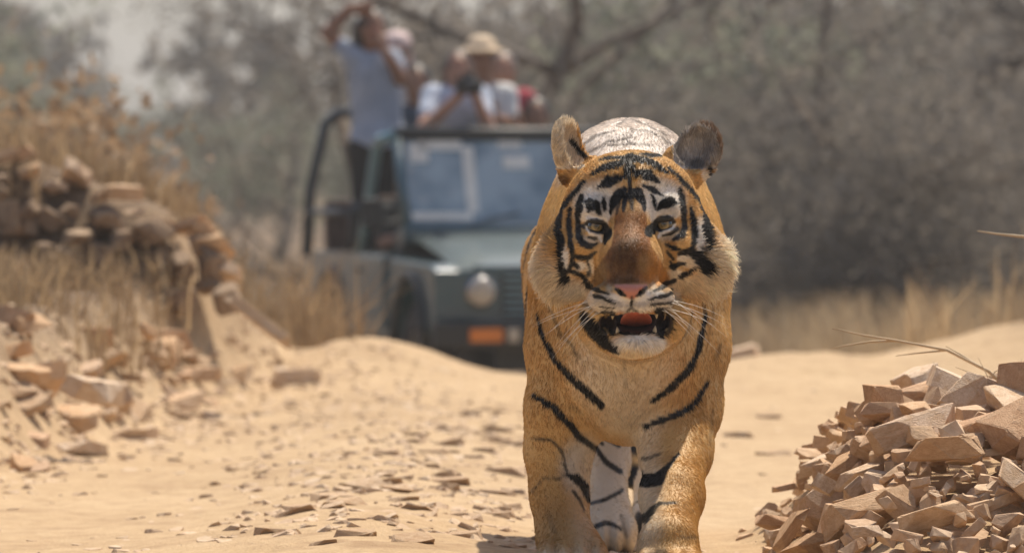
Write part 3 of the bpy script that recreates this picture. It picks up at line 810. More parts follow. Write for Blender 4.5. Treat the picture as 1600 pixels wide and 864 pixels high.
def terrain(x, y, fine=True):
    x = np.asarray(x, float); y = np.asarray(y, float)
    z = -0.56 * sstep(25.2, 31.5, y) + .012 * np.maximum(0, y - 55) * (y < 2000)
    z = z + .015 * (np.maximum(0, np.abs(x) - 60))
    z = z + .17 * np.exp(-((x + .60) / .42) ** 2 - ((y - 25) / 1.5) ** 2)      # spoil on the crest
    z = z + .10 * np.exp(-((x - 1.15) / .5) ** 2 - ((y - 25) / 1.5) ** 2)
    e = road_edge(y)
    z = z + .40 * sstep(.0, .45, e - x) * sstep(8, 15, y) * sstep(26.5, 23.9, y)     # verge
    z = z + np.interp(x, [-6, -3, -1.9, -1.4, -1.14, -1.06, -.95], [.6, .58, .50, .33, .22, .04, 0]) * sstep(22.3, 22.9, y) * sstep(25.5, 23.6, y)
    z = z + .28 * sstep(1.2, 2.4, x) * sstep(22, 27, y) * sstep(60, 40, y)       # grassy bank on the far side
    z = z + .055 * np.exp(-((x + .32 + .02 * (y - 14)) / .34) ** 2) * sstep(8, 12, y) * sstep(24, 17, y)   # stony crown of the road
    z = z + heap(x, y) * .55
    P = np.stack([x, y, 0 * x], -1).reshape(-1, 3)
    cr = (np.exp(-((x + .32 + .02 * (y - 14)) / .34) ** 2) * sstep(26, 18, y)).reshape(-1)
    m = sstep(120, 40, np.abs(y) + np.abs(x) * 2).reshape(-1)
    n = (fbm(P, .9, 3, 51) - .5) * .10 * m
    if fine: n = n + (fbm(P, 11, 3, 57) - .5) * .06 * cr +  (fbm(P, 6, 3, 52) - .5) * .035 * m + (fbm(P, 22, 2, 53) - .5) * .012 * m
    return z + n.reshape(x.shape) * (.45 + .55 * sstep(-.1, .3, np.maximum(e - x, x - 1.0)))

def tz(x, y): return float(terrain(np.array([x]), np.array([y]))[0])

def spread(a, b, c, d, fine, grow):
    """coordinates: fine between b and c, growing outwards to a and d"""
    r = list(rgrid(b, c, fine))
    s, q = fine, r[-1]
    while q < d: s *= grow; q += s; r.append(q)
    s, q = fine, r[0]; l = []
    while q > a: s *= grow; q -= s; l.append(q)
    return np.array(l[::-1] + r)
gx = spread(-500, -2.6, 2.6, 500, .03, 1.09); gy = spread(-200, 11.5, 27, 900, .045, 1.06)
GX, GY = np.meshgrid(gx, gy, indexing='ij')
GZ = terrain(GX, GY)
nI, nJ = GX.shape
idx = np.arange(nI * nJ).reshape(nI, nJ)
GF = np.stack([idx[:-1, :-1], idx[1:, :-1], idx[1:, 1:], idx[:-1, 1:]], -1).reshape(-1, 4)
N = Nodes('dry_sandy_earth')
f1 = N.noise(.9, 6, .6); f2 = N.noise(14, 6, .65); f3 = N.noise(160, 3, .6)
c = N.ramp(f1, [(.35, (.38, .245, .118)), (.5, (.47, .318, .165)), (.65, (.53, .375, .21))])
c = N.mix(.55, c, N.ramp(f2, [(.3, (.26, .155, .072)), (.5, (.46, .31, .16)), (.72, (.57, .42, .25))]))
c = N.mix(.25, c, N.ramp(f3, [(.35, (.22, .15, .09)), (.6, (.6, .47, .33))]))
c = N.mix(N.ramp(N.noise(2.6, 7, .7, 'Object', 1.2), [(.52, (0, 0, 0)), (.70, (.65, .65, .65))]), c, (.26, .155, .075))
so = N.n('ShaderNodeAttribute', attribute_name='col')
c = N.mix(so.outputs['Fac'], c, N.ramp(N.noise(9, 6, .7), [(.3, (.085, .055, .032)), (.55, (.17, .112, .064)), (.75, (.30, .21, .125))]))
N.base(c); N.set(Roughness=.95)
ad = N.n('ShaderNodeMath', operation='ADD'); N.l(f2, ad.inputs[0]); N.l(f3, ad.inputs[1])
N.bump(ad.outputs[0], .5, .012)
soil = np.clip(sstep(.10, .5, road_edge(GY) - GX) * sstep(14, 19, GY) + sstep(31, 40, GY) + sstep(1.9, 2.8, GX) * sstep(20, 28, GY), 0, 1).reshape(-1)
ground = link('ground', mesh_np('ground', np.stack([GX, GY, GZ], -1).reshape(-1, 3), GF, True, np.repeat(soil[:, None], 3, 1)), N.m)
tag(ground, 'pale sandy dirt road and dry ground', None, None, 'structure')

# ------------------------------------------------------------------ stones
def stone_mesh(seed, flat, n=11):
    r = random.Random(seed)
    bm = bmesh.new()
    for i in range(n * 2):
        a = r.uniform(0, 6.283); q = r.uniform(.55, 1.0)
        c, s = math.cos(a), math.sin(a)
        k = 1 / max(abs(c), abs(s)) ** .3
        top = 1 if i % 2 else -1
        bm.verts.new((c * q * k * .5 * (1 - .10 * (top > 0)), s * q * k * .36, top * flat * r.uniform(.30, .5) + c * flat * .1))
    h = bmesh.ops.convex_hull(bm, input=bm.verts)
    bmesh.ops.delete(bm, geom=list({v for v in h['geom_interior'] + h['geom_unused'] if isinstance(v, bmesh.types.BMVert)}), context='VERTS')
    bmesh.ops.dissolve_limit(bm, angle_limit=R(9), verts=bm.verts, edges=bm.edges)
    bmesh.ops.bevel(bm, geom=list(bm.edges), offset=.012, segments=1, affect='EDGES', clamp_overlap=True)
    bmesh.ops.triangulate(bm, faces=bm.faces)
    for v in bm.verts:
        v.co += v.co.normalized() * r.uniform(-.012, .012)
    bmesh.ops.recalc_face_normals(bm, faces=bm.faces)
    me = bpy.data.meshes.new('rock'); bm.to_mesh(me); bm.free()
    return me

def stone_mat(name, cols, dark=.55):
    N = Nodes(name)
    oi = N.n('ShaderNodeObjectInfo')
    f = N.noise(5.5, 6, .62, 'Generated', .6); g = N.noise(34, 4, .6, 'Generated')
    base = N.ramp(oi.outputs['Random'], [(i / (len(cols) - 1), c) for i, c in enumerate(cols)])
    lo = N.mix(1.0, base, (dark, dark * .86, dark * .70), 'MULTIPLY')
    c = N.mix(N.ramp(f, [(.38, (0, 0, 0)), (.62, (1, 1, 1))]), lo, base)
    c = N.mix(.25, c, N.ramp(g, [(.3, (.30, .18, .10)), (.65, (.72, .56, .40))]))
    N.base(c); N.set(Roughness=.88)
    ad = N.n('ShaderNodeMath', operation='ADD'); N.l(f, ad.inputs[0]); N.l(g, ad.inputs[1])
    N.bump(ad.outputs[0], .55, .012)
    return N.m
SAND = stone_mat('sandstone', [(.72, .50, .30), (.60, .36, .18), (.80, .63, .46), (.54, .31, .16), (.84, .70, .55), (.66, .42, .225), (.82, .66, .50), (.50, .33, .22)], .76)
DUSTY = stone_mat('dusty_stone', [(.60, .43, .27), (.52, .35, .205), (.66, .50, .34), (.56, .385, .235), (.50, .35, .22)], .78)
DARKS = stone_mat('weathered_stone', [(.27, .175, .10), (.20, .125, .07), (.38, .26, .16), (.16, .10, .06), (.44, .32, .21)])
SLAB = [stone_mesh(i, .30) for i in range(9)] + [stone_mesh(40 + i, .20, 9) for i in range(5)]
CHUNK = [stone_mesh(90 + i, .55, 10) for i in range(8)]
FLATS = [stone_mesh(140 + i, .22, 9) for i in range(8)]
for lst, m in ((SLAB, SAND),):
    for me in lst: me.materials.append(m)
for me in CHUNK: me.materials.append(SAND)
for me in FLATS: me.materials.append(DUSTY)
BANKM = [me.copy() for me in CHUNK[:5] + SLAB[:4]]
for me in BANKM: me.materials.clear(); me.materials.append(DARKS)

sr = random.Random(21)
def stone(me, loc, size, rot, label, group=None, squash=1.0, name='rock'):
    o = bpy.data.objects.new(name, me); COL.objects.link(o)
    o.location = loc; o.rotation_euler = rot
    o.scale = (size, size * sr.uniform(.75, 1.15), size * squash)
    return tag(o, label, 'rock', group)

class Mass:
    """many small loose pieces that stay one object"""
    def __init__(s): s.V, s.F, s.n = [], [], 0
    def add(s, me_arr, loc, size, rot):
        V, F = me_arr
        M = np.array(Euler(rot).to_matrix()) * np.array(size)[None, :]
        s.V.append(V @ M.T + np.array(loc)); s.F.append(F + s.n); s.n += len(V)
    def build(s, name, mat, label, smooth=False):
        me = mesh_np(name, np.concatenate(s.V), np.concatenate(s.F), smooth)
        return tag(link(name, me, mat), label, None, None, 'stuff')
def arr(me):
    me.calc_loop_triangles()
    V = np.zeros(len(me.vertices) * 3); me.vertices.foreach_get('co', V)
    F = np.zeros(len(me.loop_triangles) * 3, np.int32); me.loop_triangles.foreach_get('vertices', F)
    return V.reshape(-1, 3), F.reshape(-1, 3)

def hit(px, py):
    """where a sight line meets the ground"""
    dd = np.arange(11.5, 60, .04)
    g_ = terrain((px - 800) * K * dd, dd, False) - (CAM_H - (py - HORIZON) * K * dd)
    i = int(np.argmax(g_ > 0)); d = float(dd[i])
    return (px - 800) * K * d, d
# --- the heap of quarried slabs on the far side of the tiger
PL = 'angular tan sandstone slab lying in the heap beside the road'
PG = 'sandstone slabs heaped beside the road'
def heap_z(x, y): return float(terrain(np.array([x]), np.array([y]), False)[0])
special = [   # px, py, depth, size m, rot (deg), mesh, label
 (1447, 622, 12.55, .215, (4, -7, 8), SLAB[1], 'long pale slab lying on the very top of the stone heap'),
 (1298, 792, 12.15, .155, (68, 8, 12), SLAB[3], 'broad tan slab standing on edge at the roadside foot of the heap'),
 (1288, 757, 12.05, .062, (10, 30, 40), CHUNK[2], 'small split stone perched on the edge-standing slab'),
 (1236, 826, 12.10, .12, (0, -52, 10), SLAB[9], 'dark narrow stone leaning at the outer foot of the heap'),
 (1405, 678, 12.30, .15, (-4, -12, 20), SLAB[5], 'pinkish white flat stone halfway up the stone heap'),
 (1370, 700, 12.15, .14, (14, 20, -15), SLAB[7], 'pale wedge stone tilted outward over the heap side'),
 (1440, 712, 12.05, .17, (6, 14, 25), SLAB[0], 'large pointed tan slab jutting from the middle of the heap'),
 (1540, 662, 12.35, .20, (0, 10, 0), SLAB[2], 'wide cream slab capping the upper heap under dry stalks'),
 (1395, 800, 11.80, .175, (8, -5, 10), SLAB[4], 'wide pale slab low in the heap with a flat bright top'),
 (1480, 840, 11.65, .22, (10, 4, -12), SLAB[6], 'broad whitish slab at the bottom front of the heap'),
 (1345, 745, 12.00, .13, (5, -8, 30), SLAB[8], 'thin pale plate of stone lying near the heap foot'),
 (1560, 770, 11.80, .12, (50, 20, 30), CHUNK[1], 'brown block tipped on its corner in the heap'),
 (1585, 712, 12.00, .16, (12, 8, 50), SLAB[10], 'grey cracked slab resting against the heap crest'),
]
for px, py, d, s, r_, me, lab in special:
    stone(me, at(px, py, d), s, [R(q) for q in r_], lab)
placed = []
tries = 0
while len(placed) < 122 and tries < 6000:
    tries += 1
    d = sr.uniform(11.35, 13.0)
    x = sr.uniform(.55, 1.32)
    hz = float(heap(np.array([x]), np.array([d]))[0])
    if hz < .03: continue
    big = len(placed) < 45
    s = sr.uniform(.13, .22) if big else sr.uniform(.05, .13)
    if any((x - a) ** 2 + (d - b) ** 2 < (.50 * (s + c_) * .50) ** 2 for a, b, c_ in placed): continue
    placed.append((x, d, s))
    me = sr.choice(SLAB) if sr.random() < .72 else sr.choice(CHUNK)
    tilt = .22 if sr.random() < .8 else .7
    rot = (sr.gauss(.16, tilt * .7), sr.gauss(0, tilt), sr.uniform(0, 6.28))
    z = hz - .015 + sr.uniform(-.03, .02) + (.015 if big else 0)
    where = 'upper part' if hz > .22 else 'lower flank'
    if not big and sr.random() < .3: s *= .6
    look = ('large flat tan slab', 'large blocky tan stone', 'small flat tan slab', 'small blocky tan stone')[(0 if big else 2) + (me in CHUNK)]
    if tilt > .5: look = 'steeply tipped ' + look
    stone(me, (x, d, z), s, rot, look + ' in the ' + where + ' of the roadside stone heap', PG, sr.uniform(.65, 1.1))
# smaller broken pieces that fill the heap
ms = Mass(); A = [arr(m) for m in SLAB[:6] + CHUNK[:5]]
for i in range(2300):
    x = sr.uniform(.40, 1.7); d = sr.uniform(10.9, 14.3)
    hz = float(heap(np.array([x]), np.array([d]))[0])
    if hz < .012: continue
    s = sr.uniform(.025, .085)
    ms.add(sr.choice(A), (x, d, hz - .02 + sr.uniform(-.035, .015)), (s, s * sr.uniform(.6, 1.1), s * sr.uniform(.6, 1.2)), (sr.gauss(0, .4), sr.gauss(0, .4), sr.uniform(0, 6.28)))
def mass_mat(name, cols):
    N = Nodes(name)
    ge = N.n('ShaderNodeNewGeometry')
    base = N.ramp(ge.outputs['Random Per Island'], [(i / (len(cols) - 1), c) for i, c in enumerate(cols)])
    g = N.noise(60, 4, .6)
    N.base(N.mix(.35, base, N.ramp(g, [(.3, (.26, .16, .09)), (.65, (.66, .51, .36))]))); N.set(Roughness=.9)
    N.bump(g, .5, .008)
    return N.m
RUB = mass_mat('broken_stone', [(.66, .46, .28), (.52, .33, .18), (.72, .54, .37), (.46, .28, .16), (.62, .42, .25)])
ms.build('rubble', RUB, 'small broken sandstone pieces filling the roadside heap')

# --- flat stones along the crown of the road
for i in range(60):
    if i < 10: px, py, s = [(690, 745, .10), (560, 838, .11), (655, 800, .12), (740, 716, .10), (780, 690, .11), (505, 850, .09), (450, 835, .08), (800, 770, .10), (600, 745, .08), (720, 838, .12)][i]
    else:
        py = sr.uniform(640, 863); t = (py - 640) / 223
        px = sr.uniform(690 - 330 * t, 815) if sr.random() < .85 else sr.uniform(1100, 1230)
        s = sr.choice([.06, .08, .10, .13]) * (1 + .3 * (1 - t))
    x, d = hit(px, py)
    lab = {0: 'rounded grey stone with a dark shaded face on the road crown'}.get(i, 'small flat stone lying loose on the sandy road crown')
    stone(sr.choice(FLATS), (x, d, tz(x, d) + s * .005), s, (sr.gauss(0, .12), sr.gauss(0, .12), sr.uniform(-.6, .6)), lab, None if i == 0 else 'loose stones on the road', .95)
ms = Mass(); A = [arr(m) for m in FLATS]
for i in range(2600):
    if i < 1600:
        d = 12.5 + 12 * sr.random() ** 1.3; x = sr.gauss(-.30 - .02 * (d - 14), .26)
        if sr.random() < .12: x = sr.uniform(-1.6, 1.4)
        s = sr.uniform(.012, .075)
    else:
        d = sr.uniform(13.5, 25); e = float(road_edge(d)); x = e + sr.gauss(-.10, .22); s = sr.uniform(.02, .085)
    ms.add(sr.choice(A), (x, d, tz(x, d) - s * .04), (s, s * sr.uniform(.6, 1.1), s * sr.uniform(.7, 1.2)), (sr.gauss(0, .2), sr.gauss(0, .2), sr.uniform(0, 6.28)))
ms.build('gravel', mass_mat('road_gravel', [(.58, .42, .27), (.50, .35, .215), (.64, .49, .34), (.54, .38, .245), (.44, .30, .19)]), 'loose gravel and stone chips scattered over the dirt road')

# --- broken stones down the verge
for i in range(84):
    px = sr.uniform(0, 440); py = sr.uniform(505, 745)
    if py > 760 - px * .30 or py < 500 + px * .12: px, py = sr.uniform(0, 300), sr.uniform(540, 660)
    x, d = hit(px, py)
    big = i % 2 == 0
    s = sr.uniform(.12, .26) if big else sr.uniform(.06, .12)
    flat = sr.random() < .85
    stone(sr.choice(FLATS + SLAB[:6]) if flat else sr.choice(CHUNK), (x, d, tz(x, d) + s * .04), s, (sr.gauss(.1, .2), sr.gauss(.1, .2), sr.uniform(0, 6.28)),
          ('broad ' if big else 'small ') + ('flat pale stone' if flat else 'lumpy pale stone') + ' strewn down the verge below the rocky bank', 'broken stones on the verge', .75)
# --- rocks of the bank
def bank_top(px): return float(np.interp(px, [0, 60, 120, 200, 260, 330, 355, 400], [235, 268, 275, 305, 338, 362, 400, 480]))
bank = [(18, 242, .24), (118, 272, .22), (190, 300, .20), (300, 352, .20), (332, 372, .24)]
while len(bank) < 62:
    px = sr.uniform(-10, 365); t = sr.random() ** 1.4; py = bank_top(px) + 8 + (468 - bank_top(px)) * t
    s = sr.uniform(.09, .21)
    if py > 478 or any((px - a) ** 2 + (py - b) ** 2 < (150 * (s + c_)) ** 2 * .5 for a, b, c_ in bank): 
        if sr.random() < .97: continue
    bank.append((px, py, s))
for i, (px, py, s) in enumerate(bank):
    d = 22.75 - (py - bank_top(px)) * .0022 + sr.uniform(-.1, .1)
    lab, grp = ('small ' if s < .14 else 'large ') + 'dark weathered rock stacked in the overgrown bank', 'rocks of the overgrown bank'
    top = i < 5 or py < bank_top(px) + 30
    if top: lab = ('small ' if s < .14 else 'large ') + 'pale tan rock along the top edge of the overgrown bank'
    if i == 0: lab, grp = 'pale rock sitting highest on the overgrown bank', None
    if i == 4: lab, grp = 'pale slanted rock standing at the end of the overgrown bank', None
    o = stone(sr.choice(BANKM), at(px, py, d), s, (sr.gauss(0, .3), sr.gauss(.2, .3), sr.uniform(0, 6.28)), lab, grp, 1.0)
    if i < 5 or (py < bank_top(px) + 30): o.data = sr.choice(SLAB)  # top row swapped to the paler stone meshes
    if i == 4: o.rotation_euler = (.1, .95, .2)
for px, py, d, s, rot, lab in ((412, 505, 21.0, .36, (0, 40, 10), 'long pale stone leaning diagonally at the foot of the bank'),
                               (232, 517, 19.5, .09, (40, 60, 0), 'small pale stone upright in the grass below the bank'),
                               (462, 588, 23.2, .22, (0, 8, 5), 'brown flat boulder at the road edge beyond the verge'),
                               (150, 610, 17.4, .24, (5, 18, 10), 'dark undercut slab sticking out of the verge'),
                               (1155, 566, 25.2, .24, (0, 0, 20), 'pale block of stone on the crest of the road')):
    o = stone(CHUNK[3] if d > 25 else (FLATS[2] if s > .3 else SLAB[int(px) % 9]), at(px, py, d), s, [R(q) for q in rot], lab)
    if s > .3: o.scale = (s, s * .45, s * .6)

# ------------------------------------------------------------------ dry grass, stalks
def blades(spots, name, mat, label, h0, h1, w, lean=.35, per=1):
    g = np.random.default_rng(len(spots)); V, F = [], []
    P = np.repeat(np.array(spots), per, 0); n = len(P)
    P = P + np.concatenate([g.normal(0, .05, (n, 2)), np.zeros((n, 1))], 1)
    h = g.uniform(h0, h1, n); a = g.uniform(0, 6.283, n); l = g.normal(0, lean, n) * h; b = g.uniform(0, 6.283, n)
    ux = np.stack([np.cos(b), np.sin(b), 0 * b], 1) * w
    D = np.stack([np.cos(a) * l, np.sin(a) * l, h], 1)
    mid = P + D * np.array([.35, .35, .6]); tip = P + D
    V = np.stack([P - ux, P + ux, mid + ux * .7, mid - ux * .7, tip + ux * .15, tip - ux * .15], 1).reshape(-1, 3)
    o = (np.arange(n) * 6)[:, None]
    F = np.concatenate([o + np.array([0, 1, 2, 3]), o + np.array([3, 2, 4, 5])])
    return tag(link(name, mesh_np(name, V, F, False), mat), label, None, None, 'stuff')
def grass_mat(name, a, b):
    N = Nodes(name); ge = N.n('ShaderNodeNewGeometry')
    c = N.ramp(ge.outputs['Random Per Island'], [(0, a), (1, b)])
    N.base(c); N.set(Roughness=.8)
    tr = N.n('ShaderNodeBsdfTranslucent'); N.l(c, tr.inputs['Color'])
    mx = N.n('ShaderNodeMixShader'); mx.inputs[0].default_value = .4
    N.l(N.b.outputs[0], mx.inputs[1]); N.l(tr.outputs[0], mx.inputs[2]); N.l(mx.outputs[0], N.out.inputs['Surface'])
    return N.m
STRAW = grass_mat('straw', (.25, .165, .09), (.43, .31, .18)); STRAW2 = grass_mat('pale_straw', (.36, .25, .14), (.52, .40, .25))
def scatter(n, x0, x1, y0, y1, cond=None):
    out = []
    for i in range(n):
        x, y = sr.uniform(x0, x1), sr.uniform(y0, y1)
        if cond and not cond(x, y): continue
        out.append((x, y))
    z = terrain(np.array([p[0] for p in out]), np.array([p[1] for p in out]))
    return [(a, b, float(c_) - .01) for (a, b), c_ in zip(out, z)]
blades(scatter(900, -2.8, -.9, 18.5, 24, lambda x, y: x < road_edge(y) - .2 and vnoise(np.array([[x, y, 0]]), 2.2, 4)[0] > .40), 'dry_grass', STRAW, 'dry brown grass tufts on the rocky bank', .05, .20, .006, .5, 9)
blades(scatter(260, -1.35, -.66, 25.2, 30.5, lambda x, y: x < road_edge(y) + .08), 'dry_grass', STRAW, 'straw grass growing between the bank and the vehicle', .15, .48, .007, .45, 8)
blades(scatter(900, 1.7, 6, 25.5, 55), 'dry_grass', STRAW2, 'pale dry grass on the far bank behind the stone heap', .15, .45, .009, .4, 12)
blades(scatter(900, -9, 9, 42, 80), 'dry_grass', STRAW, 'dry grass of the forest floor behind the vehicle', .12, .5, .014, .35, 9)

STALK = plain('dry_stalk', (.46, .35, .22), .8, var=.2)
def stalk(name, runs, label):
    G = Geo()
    for pts, r0 in runs:
        n = len(pts); G.tube([tuple(p) for p in pts], [r0 * (1 - .75 * i / (n - 1)) for i in range(n)], 5)
    return tag(G.build(name, STALK), label, 'twig')
stalk('dry_twig', [([at(1600, 628, 12.6), at(1545, 580, 12.6), at(1480, 547, 12.58), at(1400, 532, 12.55), at(1345, 523, 12.55), at(1300, 513, 12.55)], .0045),
                   ([at(1400, 532, 12.55), at(1360, 534, 12.6), at(1320, 540, 12.6), at(1298, 545, 12.6)], .003),
                   ([at(1480, 547, 12.58), at(1430, 552, 12.7), at(1400, 556, 12.75)], .0025), ([at(1545, 580, 12.6), at(1500, 553, 12.7), at(1478, 541, 12.7)], .003)],
      'forked dry twig reaching out over the stone heap')
stalk('dry_twig', [([at(1640, 376, 12.9), at(1600, 370, 12.9), at(1560, 366, 12.9), at(1527, 361, 12.9)], .0045), ([at(1700, 640, 12.9), at(1680, 480, 12.9), at(1640, 376, 12.9)], .006)], 'single bare twig tip poking in above the stone heap')
for i in range(9):
    b = at(sr.uniform(1520, 1600), sr.uniform(625, 655), 12.5); px2 = sr.uniform(-.16, .10)
    pts = [b + Vector((px2 * t, .02 * t, sr.uniform(.10, .16) * t - .05 * t * t)) for t in (0, .4, .7, 1)]
    tag(Geo().tube([tuple(p) for p in pts], [.0022, .002, .0014, .0006], 5).build('dry_stalk', STALK), 'thin dry grass stalk growing among the top stones of the heap', 'grass stalk', 'stalks on the stone heap')

# ------------------------------------------------------------------ dry forest
def tree_geo(seed, H, spread_, levels, trunk_r, lean=.12, leaf=.05, nleaf=5, first=.25, splits=(3, 5)):
    r = random.Random(seed)
    trunk, twig = Geo(), Geo(); leaves = []
    def grow(p, d, L, rad, lev):
        n = 4; pts = [p]; q = p.copy(); dd = d.copy()
        for i in range(n):
            dd = (dd + Vector((r.gauss(0, .22), r.gauss(0, .22), r.gauss(.04, .12)))).normalized()
            q = q + dd * (L / n); pts.append(q.copy())
        (trunk if lev <= 1 else twig).tube([tuple(a) for a in pts], [rad * (1 - .55 * i / n) for i in range(n + 1)], 7 if lev == 0 else (5 if lev == 1 else 3))
        if lev >= levels:
            for a in pts[1:]:
                for _ in range(nleaf): leaves.append((a + Vector((r.gauss(0, .12), r.gauss(0, .12), r.gauss(0, .12))), r.random()))
            return
        for j in range(r.randint(*splits)):
            t = r.uniform(first if lev == 0 else .25, 1.0); i = min(n - 1, int(t * n)); base = pts[i].lerp(pts[i + 1], t * n - i)
            side = Vector((r.gauss(0, 1), r.gauss(0, 1), r.gauss(.15, .5))).normalized()
            nd = (dd * (1 - spread_) + side * spread_).normalized()
            grow(base, nd, L * r.uniform(.5, .78), rad * .5 * r.uniform(.7, 1), lev + 1)
    grow(Vector((0, 0, -.15)), Vector((r.gauss(0, lean), r.gauss(0, lean), 1)).normalized(), H * .55, trunk_r, 0)
    g = np.random.default_rng(seed)
    if leaves:
        P = np.array([tuple(a) for a, _ in leaves]); n = len(P)
        u = g.normal(0, 1, (n, 3)); u /= np.linalg.norm(u, axis=1, keepdims=True); w = np.cross(u, g.normal(0, 1, (n, 3))); w /= np.linalg.norm(w, axis=1, keepdims=True)
        s = g.uniform(.5, 1.2, (n, 1)) * leaf
        V = np.stack([P - u * s, P + w * s * .55, P + u * s, P - w * s * .55], 1).reshape(-1, 3)
        F = (np.arange(n) * 4)[:, None] + np.arange(4)[None]
        lv = (V, F)
    else: lv = None
    return trunk, twig, lv

BARK = plain('grey_bark', (.19, .16, .135), .9, var=.4, scale=6); BARK2 = plain('brown_bark', (.13, .095, .065), .9, var=.4, scale=6)
def leaf_mat(name, a, b): return grass_mat(name, a, b)
GREYLEAF = leaf_mat('grey_twigs_and_leaves', (.17, .148, .125), (.29, .258, .218))
OLIVE = leaf_mat('dusty_olive_leaves', (.20, .215, .155), (.34, .35, .27))
RUST = leaf_mat('dry_rust_leaves', (.28, .18, .10), (.44, .31, .19))
protos = []
def make_plant(name, seed, bark, lmat, label, cat, **kw):
    tr, tw, lv = tree_geo(seed, **kw)
    root = empty(name)
    tr.build('trunk' if cat == 'tree' else 'stem', bark, root)
    V = [np.concatenate(tw.V)]; F = [np.concatenate(tw.F)]
    me_v, me_f = V[0], F[0]
    if lv is not None:
        me_f = np.concatenate([me_f, lv[1] + len(me_v)]); me_v = np.concatenate([me_v, lv[0]])
    me = bpy.data.meshes.new('crown')
    me.from_pydata(me_v.tolist(), [], [tuple(dict.fromkeys(f)) for f in me_f.tolist()]); me.update()
    link('crown', me, lmat, root)
    tag(root, label, cat)
    protos.append(root)
    return root
T1 = make_plant('bare_tree', 3, BARK, GREYLEAF, '', 'tree', H=6.0, spread_=.6, levels=4, trunk_r=.13, leaf=.05, nleaf=2)
T2 = make_plant('bare_tree', 8, BARK2, GREYLEAF, '', 'tree', H=5.0, spread_=.7, levels=4, trunk_r=.10, leaf=.045, nleaf=2, lean=.25)
T3 = make_plant('olive_tree', 14, BARK, OLIVE, '', 'tree', H=6.5, spread_=.65, levels=4, trunk_r=.15, leaf=.07, nleaf=4)
S1 = make_plant('thorn_shrub', 23, BARK2, GREYLEAF, '', 'shrub', H=2.6, spread_=.85, levels=4, trunk_r=.05, leaf=.035, nleaf=2, first=.02, splits=(4, 6))
S2 = make_plant('leafy_shrub', 29, BARK2, RUST, '', 'shrub', H=2.4, spread_=.8, levels=4, trunk_r=.05, leaf=.045, nleaf=3, first=.02, splits=(4, 5))
used = set()
def put(proto, x, y, s, rz, label, group=None):
    o = proto if proto.name not in used else copy_tree(proto)
    used.add(proto.name)
    o.location = (x, y, tz(x, y) - .03); o.rotation_euler = (0, 0, rz); o.scale = (s, s, s)
    o['label'] = label
    if group: o['group'] = group
    elif 'group' in o: del o['group']
    return o
fr = random.Random(77)
G1, G2 = 'bare grey trees of the dry forest', 'grey thorn shrubs of the understorey'
# nearer individuals that stand out
put(S2, -2.55, 28.5, .95, .4, 'rust brown leafy shrub growing behind the rocky bank')
put(S2, -3.2, 32, 1.25, 2.2, 'tall rust shrub standing back from the road edge')
put(S2, -2.75, 26.6, .8, 4.1, 'spreading rust shrub at the back of the rocky bank')
put(T2, 3.6, 47, 1.05, 1.2, 'leaning dark tree at the edge of the grassy bank')
put(T1, 6.6, 50, .95, 0.3, 'thick trunked bare tree behind the grassy bank')
put(S1, 2.6, 46, .9, 2.0, 'low grey shrub under the leaning dark tree')
for i in range(34):
    y = fr.uniform(48, 105); hw = y * .088 + 2.5; x = fr.uniform(-hw, hw)
    if -.072 < x / y < -.018: x = -x * fr.uniform(.6, 1.5)     # open gap in the forest
    k_ = fr.random()
    if k_ < .42: put(T1, x, y, fr.uniform(.75, 1.25), fr.uniform(0, 6.28), 'bare grey tree in the dry forest behind the vehicle', G1)
    elif k_ < .8: put(T2, x, y, fr.uniform(.8, 1.3), fr.uniform(0, 6.28), 'bare grey tree in the dry forest behind the vehicle', G1)
    else: put(T3, x, y, fr.uniform(.8, 1.1), fr.uniform(0, 6.28), 'dusty olive leaved tree in the dry forest', 'olive leaved trees of the dry forest')
for i in range(46):
    y = fr.uniform(44, 95); hw = y * .085 + 1.5; x = fr.uniform(-hw * .9, hw)
    if x < .5 and fr.random() < .6: x = fr.uniform(.5, hw)
    if -.072 < x / y < -.018: x = -x
    put(S1, x, y, fr.uniform(.7, 1.35), fr.uniform(0, 6.28), 'grey thorn shrub in the forest understorey', G2)
for x_, y_ in ((-3.4, 88), (-5.2, 97), (-2.6, 108)): put(T3, x_, y_, .62, x_, 'low dusty olive tree in the open gap of the forest', 'olive trees in the forest gap')
for i in range(16):     # the forest goes on beside the road
    s_ = -1 if i % 2 else 1; y = fr.uniform(38, 90); x = s_ * (y * .09 + fr.uniform(3.5, 16))
    put(fr.choice([T1, T2, T3]), x, y, fr.uniform(.8, 1.3), fr.uniform(0, 6.28), 'forest tree standing well back beside the road', 'trees beside the road')
# far wood that reads as one mass
tr, tw, lv = tree_geo(61, H=6.5, spread_=.7, levels=3, trunk_r=.16, leaf=.22, nleaf=4)
fv = np.concatenate([np.concatenate(tr.V), np.concatenate(tw.V) , ]); ff = np.concatenate([np.concatenate(tr.F), np.concatenate(tw.F) + len(np.concatenate(tr.V))])
ff = np.concatenate([ff, lv[1] + len(fv)]); fv = np.concatenate([fv, lv[0]])
ms = Mass()
for i in range(300):
    y = fr.uniform(115, 210); x = fr.uniform(-1, 1) * (y * .12 + 12) * (1 if i < 170 else 2.6); s = fr.uniform(.8, 1.4)
    if -.072 < x / y < -.018 and fr.random() < .95: continue
    ms.add((fv, ff), (x, y, float(terrain(np.array([x]), np.array([y]), False)[0]) - .2), (s, s, s * fr.uniform(.8, 1.1)), (0, 0, fr.uniform(0, 6.28)))
me = bpy.data.meshes.new('far_wood')
V = np.concatenate(ms.V); F = np.concatenate(ms.F)
wood = mesh_np('far_wood', V, F, False)
tag(link('far_wood', wood, GREYLEAF), 'distant dry wood closing the view behind the forest', None, None, 'stuff')
